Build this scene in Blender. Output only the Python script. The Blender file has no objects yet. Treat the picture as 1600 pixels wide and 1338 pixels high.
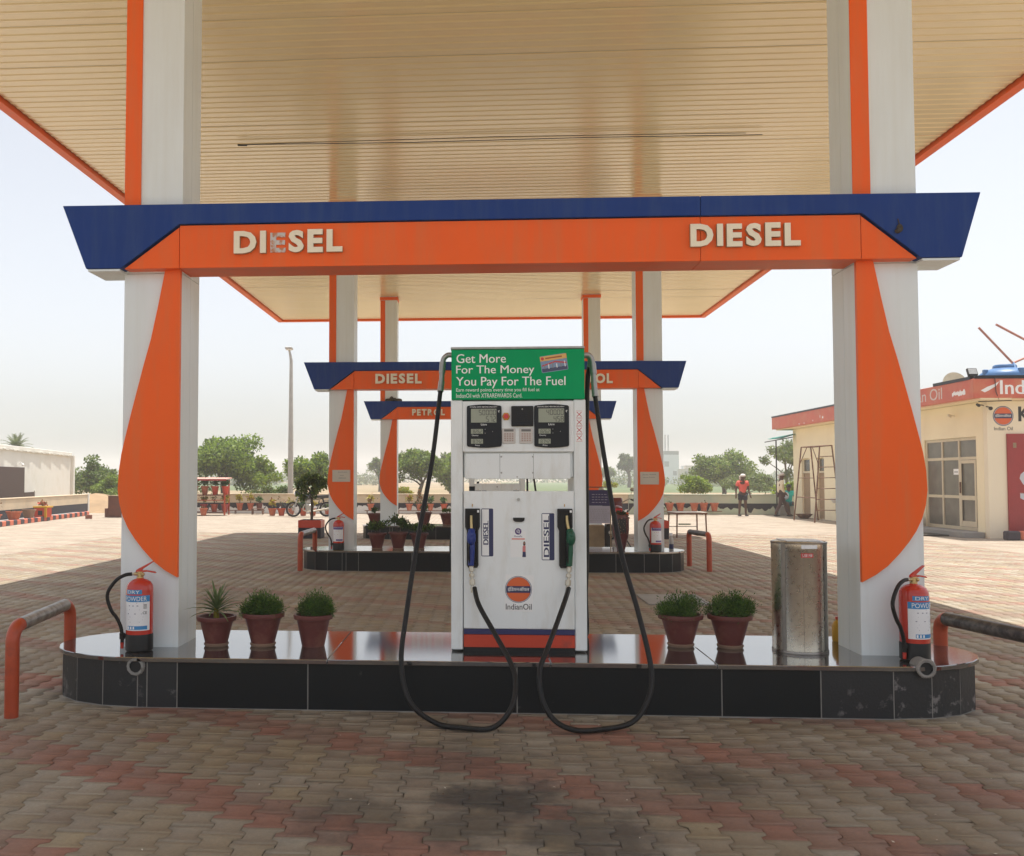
import bpy, bmesh, math, random
import numpy as np
from mathutils import Vector, Matrix, Quaternion
random.seed(11)
rng = np.random.default_rng(11)
S = bpy.context.scene
C = S.collection
PI = math.pi

# ------------------------------------------------------------------ camera, sky, sun, exposure
cam_d = bpy.data.cameras.new('camera')
cam_d.sensor_fit = 'HORIZONTAL'
cam_d.sensor_width = 36
cam_d.lens = 36 * 1487.8 / 1600
cam_d.shift_x = (800 - 654.9) / 1600
cam_d.shift_y = (684.3 - 669) / 1600
cam_d.clip_start = .05
cam_d.clip_end = 3000
cam = bpy.data.objects.new('camera', cam_d)
C.objects.link(cam)
cam.location = (0, 0, 1.53)
cam.rotation_euler = (PI / 2 + .0422, 0, .066)
S.camera = cam

SUN = Vector((.13, .12, 1)).normalized()
W = bpy.data.worlds.new('World')
S.world = W
W.use_nodes = True
wn = W.node_tree.nodes
sky = wn.new('ShaderNodeTexSky')
sky.sky_type = 'NISHITA'
sky.sun_disc = False
sky.sun_elevation = math.asin(SUN.z)
sky.sun_rotation = math.atan2(SUN.x, SUN.y)
sky.altitude = 0
sky.air_density = 1.0
sky.dust_density = 2.6
sky.ozone_density = 1.0
pale = wn.new('ShaderNodeHueSaturation')          # dusty, nearly colourless summer sky
pale.inputs['Saturation'].default_value = .32
W.node_tree.links.new(sky.outputs[0], pale.inputs['Color'])
W.node_tree.links.new(pale.outputs[0], wn['Background'].inputs[0])
wn['Background'].inputs[1].default_value = .09
sd = bpy.data.lights.new('sun', 'SUN')
sd.energy = 2.85
sd.angle = math.radians(.5)
sd.color = (1, .95, .88)
sun = bpy.data.objects.new('sun', sd)
C.objects.link(sun)
sun.rotation_euler = SUN.to_track_quat('Z', 'Y').to_euler()
sun.location = (3, 3, 30)
vs = S.view_settings
vs.view_transform = 'Standard'
vs.look = 'None'
vs.gamma = 1
vs.use_curve_mapping = False
vs.exposure = 1.22
S.cycles.volume_bounces = 2

# ------------------------------------------------------------------ materials
MATS = {}
def M(name, c, r=.5, m=0., var=.10, vsc=6., bump=0., bsc=60., coat=0., spec=.5, c2=None, c2s=3., c2t=.62, c2w=.08, world=False, trans=0., ior=1.5, streak=0., coatr=.08):
    """procedural material: base colour with two octaves of wear, an optional second colour in noise patches, fine bump"""
    if name in MATS: return MATS[name]
    mt = bpy.data.materials.new(name); mt.use_nodes = True
    nt = mt.node_tree; N = nt.nodes; L = nt.links
    p = N['Principled BSDF']
    p.inputs['Metallic'].default_value = m
    p.inputs['IOR'].default_value = ior
    p.inputs['Coat Weight'].default_value = coat
    p.inputs['Coat Roughness'].default_value = coatr
    p.inputs['Specular IOR Level'].default_value = spec
    if world:
        g = N.new('ShaderNodeNewGeometry'); vec = g.outputs['Position']
    else:
        t = N.new('ShaderNodeTexCoord'); vec = t.outputs['Object']
    n1 = N.new('ShaderNodeTexNoise'); n1.inputs['Scale'].default_value = vsc; n1.inputs['Detail'].default_value = 6
    L.new(vec, n1.inputs['Vector'])
    mx = N.new('ShaderNodeMix'); mx.data_type = 'RGBA'
    lo = [max(0, x * (1 - var * 2)) for x in c]; hi = [min(1, x * (1 + var * 2)) for x in c]
    mx.inputs[6].default_value = (*lo, 1); mx.inputs[7].default_value = (*hi, 1)
    L.new(n1.outputs['Fac'], mx.inputs[0])
    col = mx.outputs[2]
    if c2 is not None:
        n2 = N.new('ShaderNodeTexNoise'); n2.inputs['Scale'].default_value = c2s; n2.inputs['Detail'].default_value = 8
        n2.inputs['Roughness'].default_value = .65
        if streak:
            mp = N.new('ShaderNodeMapping'); mp.inputs['Scale'].default_value = (1, 1, streak); L.new(vec, mp.inputs[0]); L.new(mp.outputs[0], n2.inputs['Vector'])
        else: L.new(vec, n2.inputs['Vector'])
        rp = N.new('ShaderNodeMapRange'); rp.inputs[1].default_value = c2t - c2w; rp.inputs[2].default_value = c2t + c2w
        L.new(n2.outputs['Fac'], rp.inputs[0])
        m2 = N.new('ShaderNodeMix'); m2.data_type = 'RGBA'
        L.new(rp.outputs[0], m2.inputs[0]); L.new(col, m2.inputs[6]); m2.inputs[7].default_value = (*c2, 1)
        col = m2.outputs[2]
    L.new(col, p.inputs['Base Color'])
    rr = N.new('ShaderNodeMapRange'); rr.inputs[3].default_value = max(.02, r * .85); rr.inputs[4].default_value = min(1, r * 1.15)
    L.new(n1.outputs['Fac'], rr.inputs[0]); L.new(rr.outputs[0], p.inputs['Roughness'])
    if bump > 0:
        nb = N.new('ShaderNodeTexNoise'); nb.inputs['Scale'].default_value = bsc; nb.inputs['Detail'].default_value = 4
        L.new(vec, nb.inputs['Vector'])
        b = N.new('ShaderNodeBump'); b.inputs['Strength'].default_value = bump; b.inputs['Distance'].default_value = .01
        L.new(nb.outputs['Fac'], b.inputs['Height']); L.new(b.outputs[0], p.inputs['Normal'])
    if trans > 0:
        tr = N.new('ShaderNodeBsdfTranslucent'); L.new(col, tr.inputs['Color'])
        ms = N.new('ShaderNodeMixShader'); ms.inputs[0].default_value = trans
        L.new(p.outputs[0], ms.inputs[1]); L.new(tr.outputs[0], ms.inputs[2])
        L.new(ms.outputs[0], N['Material Output'].inputs['Surface'])
    MATS[name] = mt
    return mt

ORANGE = (.94, .130, .012)
m_orange = M('orange_acp', ORANGE, .36, spec=.25, var=.06, vsc=1.3, bump=.30, bsc=2.6, c2=(.78, .17, .045), c2s=9, c2t=.62, c2w=.16, streak=.10)
m_blue = M('blue_acp', (.012, .046, .22), .4, spec=.16, var=.08, vsc=1.5, bump=.30, bsc=2.6, c2=(.035, .075, .22), c2s=10, c2t=.62, c2w=.16, streak=.10)
m_white = M('grey_white_acp', (.77, .84, .86), .38, var=.035, vsc=1.2, bump=.30, bsc=2.4, c2=(.70, .75, .74), c2s=8, c2t=.62, c2w=.16, streak=.08)
m_dark = M('dark_core', (.03, .03, .03), .7)
m_ceil = M('cream_corrugated_steel', (.95, .78, .45), .2, var=.05, vsc=.6, coat=1., coatr=.17, spec=.7, c2=(.90, .72, .41), c2s=.45, c2t=.62, c2w=.2)
m_roof = M('roof_steel', (.5, .5, .5), .5)
m_letter = M('cream_acrylic', (.88, .81, .64), .4, var=.05, bump=.02)
m_lside = M('letter_return', (.42, .34, .2), .5)
m_lbroken = M('torn_silver_letter', (.62, .60, .58), .45, c2=(.55, .22, .10), c2s=22, c2t=.52, c2w=.04, bump=.3, bsc=40)
m_granite = M('black_granite_polished', (.035, .035, .036), .08, var=.25, vsc=180, spec=1.0, ior=2.3, c2=(.10, .09, .08), c2s=3.2, c2t=.70, c2w=.06, coat=.5)
m_tile = M('black_granite_tile', (.008, .011, .013), .3, spec=.25, var=.3, vsc=150, c2=(.10, .10, .10), c2s=7, c2t=.73, c2w=.06, bump=.05, bsc=200)
m_tile_d = M('black_granite_tile_mortar', (.014, .017, .02), .4, var=.3, vsc=120, c2=(.16, .155, .15), c2s=5, c2t=.64, c2w=.05, bump=.15, bsc=60)
m_tile_e = M('black_granite_tile_smeared', (.016, .018, .02), .5, var=.3, vsc=120, c2=(.19, .18, .175), c2s=9, c2t=.60, c2w=.04, bump=.25, bsc=40)
m_cement = M('cement', (.26, .245, .225), .9, var=.15, vsc=14, bump=.4, bsc=70)
m_pvc = M('grey_pvc_pipe', (.25, .25, .235), .5, c2=(.12, .11, .1), c2s=20, c2t=.6)
m_bore = M('dark_bore_disc', (.02, .02, .02), .9)
m_sheet_white = M('dispenser_white', (.84, .88, .88), .34, var=.03, vsc=2., c2=(.72, .73, .69), c2s=9, c2t=.63, c2w=.12, streak=.25, bump=.12, bsc=5)
m_green = M('green_vinyl', (.0, .34, .12), .55, spec=.1, var=.06, vsc=3)
m_print_w = M('white_print', (.88, .89, .88), .4, var=.02)
m_print_b = M('navy_print', (.018, .026, .10), .4, var=.05)
m_print_k = M('black_print', (.02, .02, .022), .4)
m_print_r = M('red_print', (.55, .05, .05), .4)
m_print_o = M('orange_print', (.72, .13, .03), .4, var=.04)
m_dkblue = M('navy_stripe', (.025, .03, .12), .35, var=.05)
m_ored = M('red_orange_base', (.55, .05, .018), .4, var=.08, vsc=4, c2=(.35, .05, .03), c2s=5, c2t=.66)
m_black = M('black_plastic', (.010, .011, .012), .42, var=.15, spec=.3)
m_lcd = M('lcd_glass', (.33, .36, .28), .25, var=.04)
m_bezel = M('bezel_black', (.010, .013, .018), .3, var=.1, spec=.25)
m_key = M('keypad_grey', (.58, .55, .52), .5, var=.05)
m_key2 = M('key_buttons', (.42, .30, .26), .5)
m_chrome = M('worn_chrome', (.50, .46, .38), .33, m=.8, var=.06, vsc=20)
m_alu = M('cast_aluminium', (.40, .40, .38), .42, m=.7, var=.15, vsc=20)
m_brass = M('brass', (.55, .42, .2), .35, m=.8)
m_hose = M('black_rubber_hose', (.008, .008, .008), .45, spec=.3, var=.3, vsc=12, c2=(.09, .08, .07), c2s=25, c2t=.69, c2w=.08, bump=.2, bsc=120)
m_nblue = M('blue_nozzle', (.012, .035, .22), .4, var=.1)
m_ngreen = M('green_nozzle', (.004, .09, .045), .4, var=.1)
m_red = M('extinguisher_red', (.52, .03, .014), .25, var=.05, coat=.3)
m_label = M('label_white', (.82, .83, .85), .4, var=.04)
m_lblue = M('label_blue', (.04, .25, .55), .4)
m_lpurple = M('label_purple', (.10, .05, .25), .4)
m_terra = M('maroon_plastic_pot', (.115, .022, .018), .5, var=.12, vsc=8, c2=(.22, .09, .06), c2s=6, c2t=.62, c2w=.15, bump=.05)
m_terra2 = M('terracotta_pot', (.42, .11, .05), .75, var=.15, vsc=8, c2=(.45, .22, .13), c2s=7, c2t=.6, c2w=.1)
m_saucer = M('pot_foot', (.24, .15, .10), .8, var=.2)
m_soil = M('potting_soil', (.045, .03, .02), .95, var=.3, vsc=40, bump=.5)
m_fern = M('fern_green', (.045, .115, .014), .55, var=.45, vsc=25, trans=.3)
m_fern2 = M('fern_light', (.10, .19, .02), .55, var=.3, vsc=25, trans=.3)
m_spike = M('spiky_leaf', (.13, .19, .075), .5, var=.3, vsc=14, trans=.25)
m_leaf = M('leaf_green', (.034, .080, .014), .55, var=.45, vsc=9, trans=.25)
m_yleaf = M('leaf_yellow', (.32, .26, .01), .55, var=.3, trans=.3)
m_oleaf = M('leaf_bronze', (.25, .10, .03), .55, var=.4, vsc=9, trans=.2)
m_steel = M('stainless_steel', (.68, .65, .57), .28, m=1., var=.10, vsc=30, bump=.06, bsc=90)
m_steel_d = M('stainless_edge', (.30, .28, .26), .3, m=1.)
m_hoopr = M('red_oxide_paint', (.42, .06, .016), .38, var=.12, vsc=9, c2=(.30, .05, .02), c2s=8, c2t=.6)
m_hoopk = M('worn_black_pipe', (.035, .03, .03), .4, var=.3, vsc=14, c2=(.16, .14, .12), c2s=14, c2t=.58, c2w=.12)
m_hoops = M('worn_silver_pipe', (.30, .29, .27), .35, m=.5, var=.2, vsc=14, c2=(.10, .08, .07), c2s=9, c2t=.56, c2w=.12)
m_yellow = M('yellow_plastic', (.55, .30, .01), .45)
m_wood = M('brown_cabinet', (.13, .04, .02), .55, var=.2, vsc=5)
m_wcream = M('cream_wall_paint', (.62, .50, .34), .8, var=.06, vsc=2, c2=(.50, .42, .30), c2s=1.6, c2t=.62, c2w=.15, bump=.1)
m_wgreen = M('pale_green_wall_paint', (.45, .55, .42), .8, var=.08, vsc=2, c2=(.55, .52, .40), c2s=1., c2t=.5, c2w=.2)
m_wwhite = M('white_wall_paint', (.70, .70, .68), .8, var=.06, vsc=3)
m_wblack = M('black_wall_paint', (.022, .02, .028), .7, var=.3, vsc=5)
m_bwhite = M('whitewash', (.72, .71, .65), .85, var=.04, vsc=1.5, c2=(.62, .60, .52), c2s=1.5, c2t=.62, c2w=.15)
m_bcream = M('building_cream', (.92, .82, .57), .8, var=.04, vsc=.8, c2=(.84, .74, .51), c2s=1.0, c2t=.62, c2w=.2, bump=.08)
m_bpale = M('building_pale_cream', (.86, .78, .60), .8, var=.04, vsc=.8, bump=.08)
m_fascia = M('faded_red_fascia', (.60, .13, .08), .5, var=.08, vsc=2, c2=(.60, .22, .12), c2s=2.5, c2t=.6, c2w=.15)
m_signred = M('dark_red_board', (.32, .028, .028), .45, var=.08)
m_brown = M('brown_shutter', (.055, .028, .022), .6, var=.25, vsc=4)
m_glass = M('frosted_glass', (.16, .15, .12), .25, var=.2, vsc=3, spec=.6)
m_glass2 = M('dark_window', (.05, .055, .055), .12, var=.2)
m_frame = M('cream_aluminium', (.62, .54, .38), .5, var=.05)
m_tank = M('blue_water_tank', (.05, .15, .33), .45, var=.08, vsc=2)
m_dish = M('ivory_dome', (.62, .55, .40), .5)
m_rust = M('rusty_steel', (.16, .075, .045), .7, var=.3, vsc=10, c2=(.3, .2, .14), c2s=8, c2t=.6)
m_rustp = M('red_lead_pipe', (.40, .16, .11), .6, var=.2)
m_lamp = M('galvanised_pole', (.42, .41, .38), .5, m=.3)
m_teal = M('green_fibre_sheet', (.01, .30, .22), .4, var=.1, trans=.3)
m_skin = M('skin', (.10, .05, .032), .55, var=.08)
m_pink = M('coral_shirt', (.75, .13, .10), .8, var=.06)
m_cap = M('white_cap', (.70, .64, .60), .8)
m_short = M('dark_shorts', (.03, .033, .045), .8)
m_beige = M('beige_shirt', (.80, .70, .52), .8, var=.06)
m_brownp = M('brown_trousers', (.09, .055, .05), .8)
m_cyan = M('turquoise_shirt', (.02, .48, .46), .8)
m_tealp = M('teal_shorts', (.01, .16, .18), .8)
m_lav = M('pale_blue_panel', (.55, .60, .70), .8)
m_tyre = M('tyre', (.02, .018, .018), .85)
m_bike = M('dark_bike_paint', (.02, .022, .03), .25, coat=.4)
m_bikered = M('maroon_bike_paint', (.12, .01, .012), .3, coat=.4)
m_seat = M('bike_seat', (.02, .02, .02), .6)
m_tail = M('red_lens', (.6, .03, .04), .2)
m_bark = M('bark', (.09, .065, .045), .9, var=.3, vsc=8)
m_ply = M('scratched_plywood', (.30, .22, .13), .7, var=.2)
m_navy = M('navy_board', (.03, .025, .10), .5, var=.15)
m_paper = M('notice_paper', (.60, .55, .47), .6, var=.05)
m_lavp = M('lilac_board', (.42, .40, .48), .6, var=.06)
m_kerb_o = M('kerb_orange_paint', (.62, .17, .10), .75, var=.12)
m_kerb_k = M('kerb_black_paint', (.06, .05, .06), .75, var=.2)
m_brick = M('brick', (.22, .09, .06), .9)
m_concrete = M('grey_concrete_slab', (.30, .29, .27), .85, var=.12, vsc=4, bump=.2)
m_mat = M('dark_doormat', (.05, .045, .035), .95, var=.3, vsc=20)
m_farw = M('far_white_wall', (.62, .64, .66), .85, var=.04, vsc=.2)
m_fargrey = M('far_grey_wall', (.25, .25, .25), .85)
m_farp = M('far_pale_wall', (.55, .50, .42), .85, var=.1, vsc=.3)
m_rag = M('black_rag', (.012, .012, .014), .8, var=.3)
m_nest = M('twig_nest', (.06, .05, .04), .95, var=.4, vsc=40, bump=.6)

# ------------------------------------------------------------------ mesh builder
class MB:
    def __init__(s, xf=None):
        s.v = []; s.f = []; s.mi = []; s.cur = 0; s.xf = xf
    def add(s, vv, ff):
        n = len(s.v)
        if s.xf is not None: vv = [tuple(s.xf @ Vector(p)) for p in vv]
        s.v += [tuple(p) for p in vv]
        s.f += [tuple(i + n for i in q) for q in ff]
        s.mi += [s.cur] * len(ff)
        return s
    def box(s, x0, x1, y0, y1, z0, z1):
        return s.add([(x0, y0, z0), (x1, y0, z0), (x1, y1, z0), (x0, y1, z0), (x0, y0, z1), (x1, y0, z1), (x1, y1, z1), (x0, y1, z1)],
                     [(0, 3, 2, 1), (4, 5, 6, 7), (0, 1, 5, 4), (1, 2, 6, 5), (2, 3, 7, 6), (3, 0, 4, 7)])
    def prism(s, poly, a, b, axis='y'):
        n = len(poly)
        def P(p, t):
            return (p[0], t, p[1]) if axis == 'y' else ((p[0], p[1], t) if axis == 'z' else (t, p[0], p[1]))
        vv = [P(p, a) for p in poly] + [P(p, b) for p in poly]
        ff = [tuple(range(n)), tuple(range(2 * n - 1, n - 1, -1))]
        ff += [(i, i + n, (i + 1) % n + n, (i + 1) % n) for i in range(n)]
        return s.add(vv, ff)
    def face(s, poly, y):   # flat face looking towards -Y
        return s.add([(p[0], y, p[1]) for p in poly], [tuple(range(len(poly)))])
    def tube(s, pts, r, n=8, cap=True):
        pts = [Vector(p) for p in pts]; k = len(pts)
        rr = r if isinstance(r, (list, tuple)) else [r] * k
        t0 = (pts[1] - pts[0]).normalized()
        u = t0.orthogonal().normalized(); vv = []; prev = t0
        for i in range(k):
            t = (pts[min(i + 1, k - 1)] - pts[max(i - 1, 0)]).normalized()
            u = prev.rotation_difference(t) @ u; u = (u - t * u.dot(t)).normalized(); prev = t
            w = t.cross(u)
            for j in range(n):
                a = 2 * PI * j / n
                vv.append(pts[i] + (u * math.cos(a) + w * math.sin(a)) * rr[i])
        ff = [(i * n + j, i * n + (j + 1) % n, (i + 1) * n + (j + 1) % n, (i + 1) * n + j) for i in range(k - 1) for j in range(n)]
        if cap: ff += [tuple(range(n - 1, -1, -1)), tuple(range((k - 1) * n, k * n))]
        return s.add(vv, ff)
    def lathe(s, prof, n=24, c=(0, 0, 0), a0=0, a1=2 * PI):
        full = abs(a1 - a0 - 2 * PI) < 1e-6; m = n if full else n + 1; vv = []
        for (r, z) in prof:
            for j in range(m):
                a = a0 + (a1 - a0) * j / n
                vv.append((c[0] + r * math.cos(a), c[1] + r * math.sin(a), c[2] + z))
        ff = []
        for i in range(len(prof) - 1):
            for j in range(n):
                q = (j + 1) % m
                ff.append((i * m + j, i * m + q, (i + 1) * m + q, (i + 1) * m + j))
        return s.add(vv, ff)
    def ball(s, c, r, n=12, m=8):
        rx, ry, rz = r if isinstance(r, (tuple, list)) else (r, r, r)
        vv = [(c[0], c[1], c[2] - rz)]
        for i in range(1, m):
            p = -PI / 2 + PI * i / m
            vv += [(c[0] + rx * math.cos(p) * math.cos(2 * PI * j / n), c[1] + ry * math.cos(p) * math.sin(2 * PI * j / n), c[2] + rz * math.sin(p)) for j in range(n)]
        vv.append((c[0], c[1], c[2] + rz))
        ff = [(0, 1 + (j + 1) % n, 1 + j) for j in range(n)]
        for i in range(m - 2):
            ff += [(1 + i * n + j, 1 + i * n + (j + 1) % n, 1 + (i + 1) * n + (j + 1) % n, 1 + (i + 1) * n + j) for j in range(n)]
        t = len(vv) - 1; b = 1 + (m - 2) * n
        ff += [(b + j, b + (j + 1) % n, t) for j in range(n)]
        return s.add(vv, ff)
    def mesh(s, name, mats, bevel=0, seg=1, smooth=35, recalc=True):
        me = bpy.data.meshes.new(name)
        me.from_pydata(s.v, [], s.f)
        if not isinstance(mats, (list, tuple)): mats = [mats]
        for m in mats: me.materials.append(m)
        if len(mats) > 1: me.polygons.foreach_set('material_index', s.mi)
        if bevel or recalc:
            bm = bmesh.new(); bm.from_mesh(me)
            if recalc: bmesh.ops.recalc_face_normals(bm, faces=bm.faces)
            if bevel:
                ed = [e for e in bm.edges if e.is_manifold and e.calc_face_angle(0) > .5]
                bmesh.ops.bevel(bm, geom=ed, offset=bevel, segments=seg, affect='EDGES', profile=.5, clamp_overlap=True)
            bm.to_mesh(me); bm.free()
        if smooth:
            me.polygons.foreach_set('use_smooth', [True] * len(me.polygons))
            me.set_sharp_from_angle(angle=math.radians(smooth))
        return me
    def build(s, name, mats, parent=None, **k):
        return put(name, s.mesh(name, mats, **k), parent)

def put(name, me, parent=None, loc=None, rot=None, kind=None):
    o = bpy.data.objects.new(name, me); C.objects.link(o)
    if parent is not None: o.parent = parent
    if loc is not None: o.location = loc
    if rot is not None: o.rotation_euler = rot
    if kind: o['kind'] = kind
    return o
def tag(o, label, cat, group=None):
    o['label'] = label; o['category'] = cat
    if group: o['group'] = group
    return o
def thing(name, label, cat, loc=(0, 0, 0), rz=0, group=None):
    o = bpy.data.objects.new(name, None); C.objects.link(o)
    o.empty_display_size = .1
    o.location = loc; o.rotation_euler = (0, 0, rz)
    return tag(o, label, cat, group)
def copy_tree(o, parent=None):
    c = o.copy(); C.objects.link(c)
    if parent is not None: c.parent = parent
    for ch in o.children: copy_tree(ch, c)
    return c
def dup(o, loc, rz=None, label=None, group=None):
    c = copy_tree(o); c.location = loc
    if rz is not None: c.rotation_euler = (0, 0, rz)
    if label: c['label'] = label
    if group: c['group'] = group
    return c
def B(name, m, p, *a, bevel=0, **k):    # one box part
    b = MB(); b.box(*a); return b.build(name, m, p, bevel=bevel, **k)
def frame(o, r, u):                      # text/panel frame: x -> r, z -> u, -y -> outwards
    r = Vector(r).normalized(); u = Vector(u).normalized(); out = r.cross(u)
    m = Matrix.Identity(4)
    for i in range(3):
        m[i][0] = r[i]; m[i][1] = -out[i]; m[i][2] = u[i]; m[i][3] = o[i]
    return m
def spline(pts, n=6):
    pts = [Vector(p) for p in pts]; out = []
    for i in range(len(pts) - 1):
        p0, p1, p2, p3 = pts[max(i - 1, 0)], pts[i], pts[i + 1], pts[min(i + 2, len(pts) - 1)]
        for k in range(n):
            t = k / n
            out.append(.5 * ((2 * p1) + (p2 - p0) * t + (2 * p0 - 5 * p1 + 4 * p2 - p3) * t * t + (3 * p1 - p0 - 3 * p2 + p3) * t ** 3))
    out.append(pts[-1]); return out

# lettering: the built-in font turned into mesh
TC = {}
def glyphs(s, bold, extrude):
    k = (s, bold, extrude)
    if k not in TC:
        cu = bpy.data.curves.new('lettering', 'FONT'); cu.body = s; cu.offset = bold; cu.extrude = extrude; cu.resolution_u = 3
        ob = bpy.data.objects.new('lettering', cu); C.objects.link(ob)
        dg = bpy.context.evaluated_depsgraph_get()
        me = bpy.data.meshes.new_from_object(ob.evaluated_get(dg))
        v = np.array([tuple(x.co) for x in me.vertices]) if len(me.vertices) else np.zeros((0, 3))
        f = [tuple(p.vertices) for p in me.polygons]
        bpy.data.objects.remove(ob); bpy.data.curves.remove(cu); bpy.data.meshes.remove(me)
        TC[k] = (v, f)
    return TC[k]
def text(b, s, x0, x1, z0, z1, y, bold=0., depth=0., align='l', mapf=None):
    """fit the string to the rectangle; x1=None keeps the letters' own proportions"""
    v, f = glyphs(s, bold if depth else 0, .05 if depth else 0)
    if not len(v): return x0
    lo, hi = v.min(0), v.max(0)
    sz = (z1 - z0) / (hi[1] - lo[1])
    sx = sz if x1 is None else (x1 - x0) / (hi[0] - lo[0])
    xx = x0 + (v[:, 0] - lo[0]) * sx
    if align == 'c' and x1 is None: xx = xx - (hi[0] - lo[0]) * sx / 2
    if align == 'r' and x1 is None: xx = xx - (hi[0] - lo[0]) * sx
    zz = z0 + (v[:, 1] - lo[1]) * sz
    yy = y - ((v[:, 2] + .05) / .1 * depth if depth else 0) + 0 * xx
    P = list(zip(xx.tolist(), yy.tolist(), zz.tolist()))
    for k in ((-1, 0, 1) if bold and not depth else (0,)):   # heavier strokes: three thin layers side by side
        Q = [(p[0] + k * bold * sz * .55, p[1] - .00012 * (k + 1), p[2]) for p in P]
        b.add([mapf(p) for p in Q] if mapf else Q, f)
    return xx.max()

def arrays_mesh(name, V, F, mats, mi=None, smooth=False):
    me = bpy.data.meshes.new(name)
    n, k = F.shape
    me.vertices.add(len(V)); me.vertices.foreach_set('co', np.asarray(V, np.float32).ravel())
    me.loops.add(n * k); me.loops.foreach_set('vertex_index', F.astype(np.int32).ravel())
    me.polygons.add(n); me.polygons.foreach_set('loop_start', np.arange(0, n * k, k, dtype=np.int32))
    for m in mats: me.materials.append(m)
    if mi is not None: me.polygons.foreach_set('material_index', mi.astype(np.int32))
    if smooth: me.polygons.foreach_set('use_smooth', np.ones(n, bool))
    me.update(calc_edges=True); me.validate()
    return me
def leaf_mesh(name, pos, size, mats, updown=.25, long=1.6, mi=None, dirs=None, outward=None):
    n = len(pos)
    d = rng.normal(size=(n, 3)) if dirs is None else dirs + rng.normal(size=(n, 3)) * .25
    d /= np.linalg.norm(d, axis=1)[:, None]
    nr = rng.normal(size=(n, 3))
    if outward is not None: nr = nr * .55 + outward
    nr[:, 2] += updown
    s = np.cross(d, nr); s /= np.linalg.norm(s, axis=1)[:, None] + 1e-9
    sz = size * rng.uniform(.6, 1.3, n)[:, None]
    V = np.stack([pos, pos + d * sz * long * .5 + s * sz * .42, pos + d * sz * long, pos + d * sz * long * .5 - s * sz * .42], 1).reshape(-1, 3)
    F = np.arange(n * 4).reshape(-1, 4)
    return arrays_mesh(name, V, F, mats, mi)
def blob_points(blobs, n, inner=.35):
    b = np.array(blobs, float); w = b[:, 3] * b[:, 4]; w /= w.sum()
    k = rng.choice(len(b), n, p=w)
    d = rng.normal(size=(n, 3)); d /= np.linalg.norm(d, axis=1)[:, None]
    r = 1 - inner * rng.random(n) ** 1.6
    return b[k, :3] + d * b[k, 3:6] * r[:, None], d
def crown_blobs(c, rad, n, rs=(.26, .42), flat=.75):
    out = []
    for i in range(n):
        d = rng.normal(size=3); d /= np.linalg.norm(d); d[2] = abs(d[2]) * .9 - .25 if rng.random() < .8 else d[2]
        q = rng.uniform(.30, .92); r = rng.uniform(*rs) * (1.15 - .45 * q)
        out.append((c[0] + d[0] * rad[0] * q, c[1] + d[1] * rad[1] * q, c[2] + d[2] * rad[2] * q, rad[0] * r, rad[1] * r, rad[2] * r * flat * 1.2))
    return out

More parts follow.
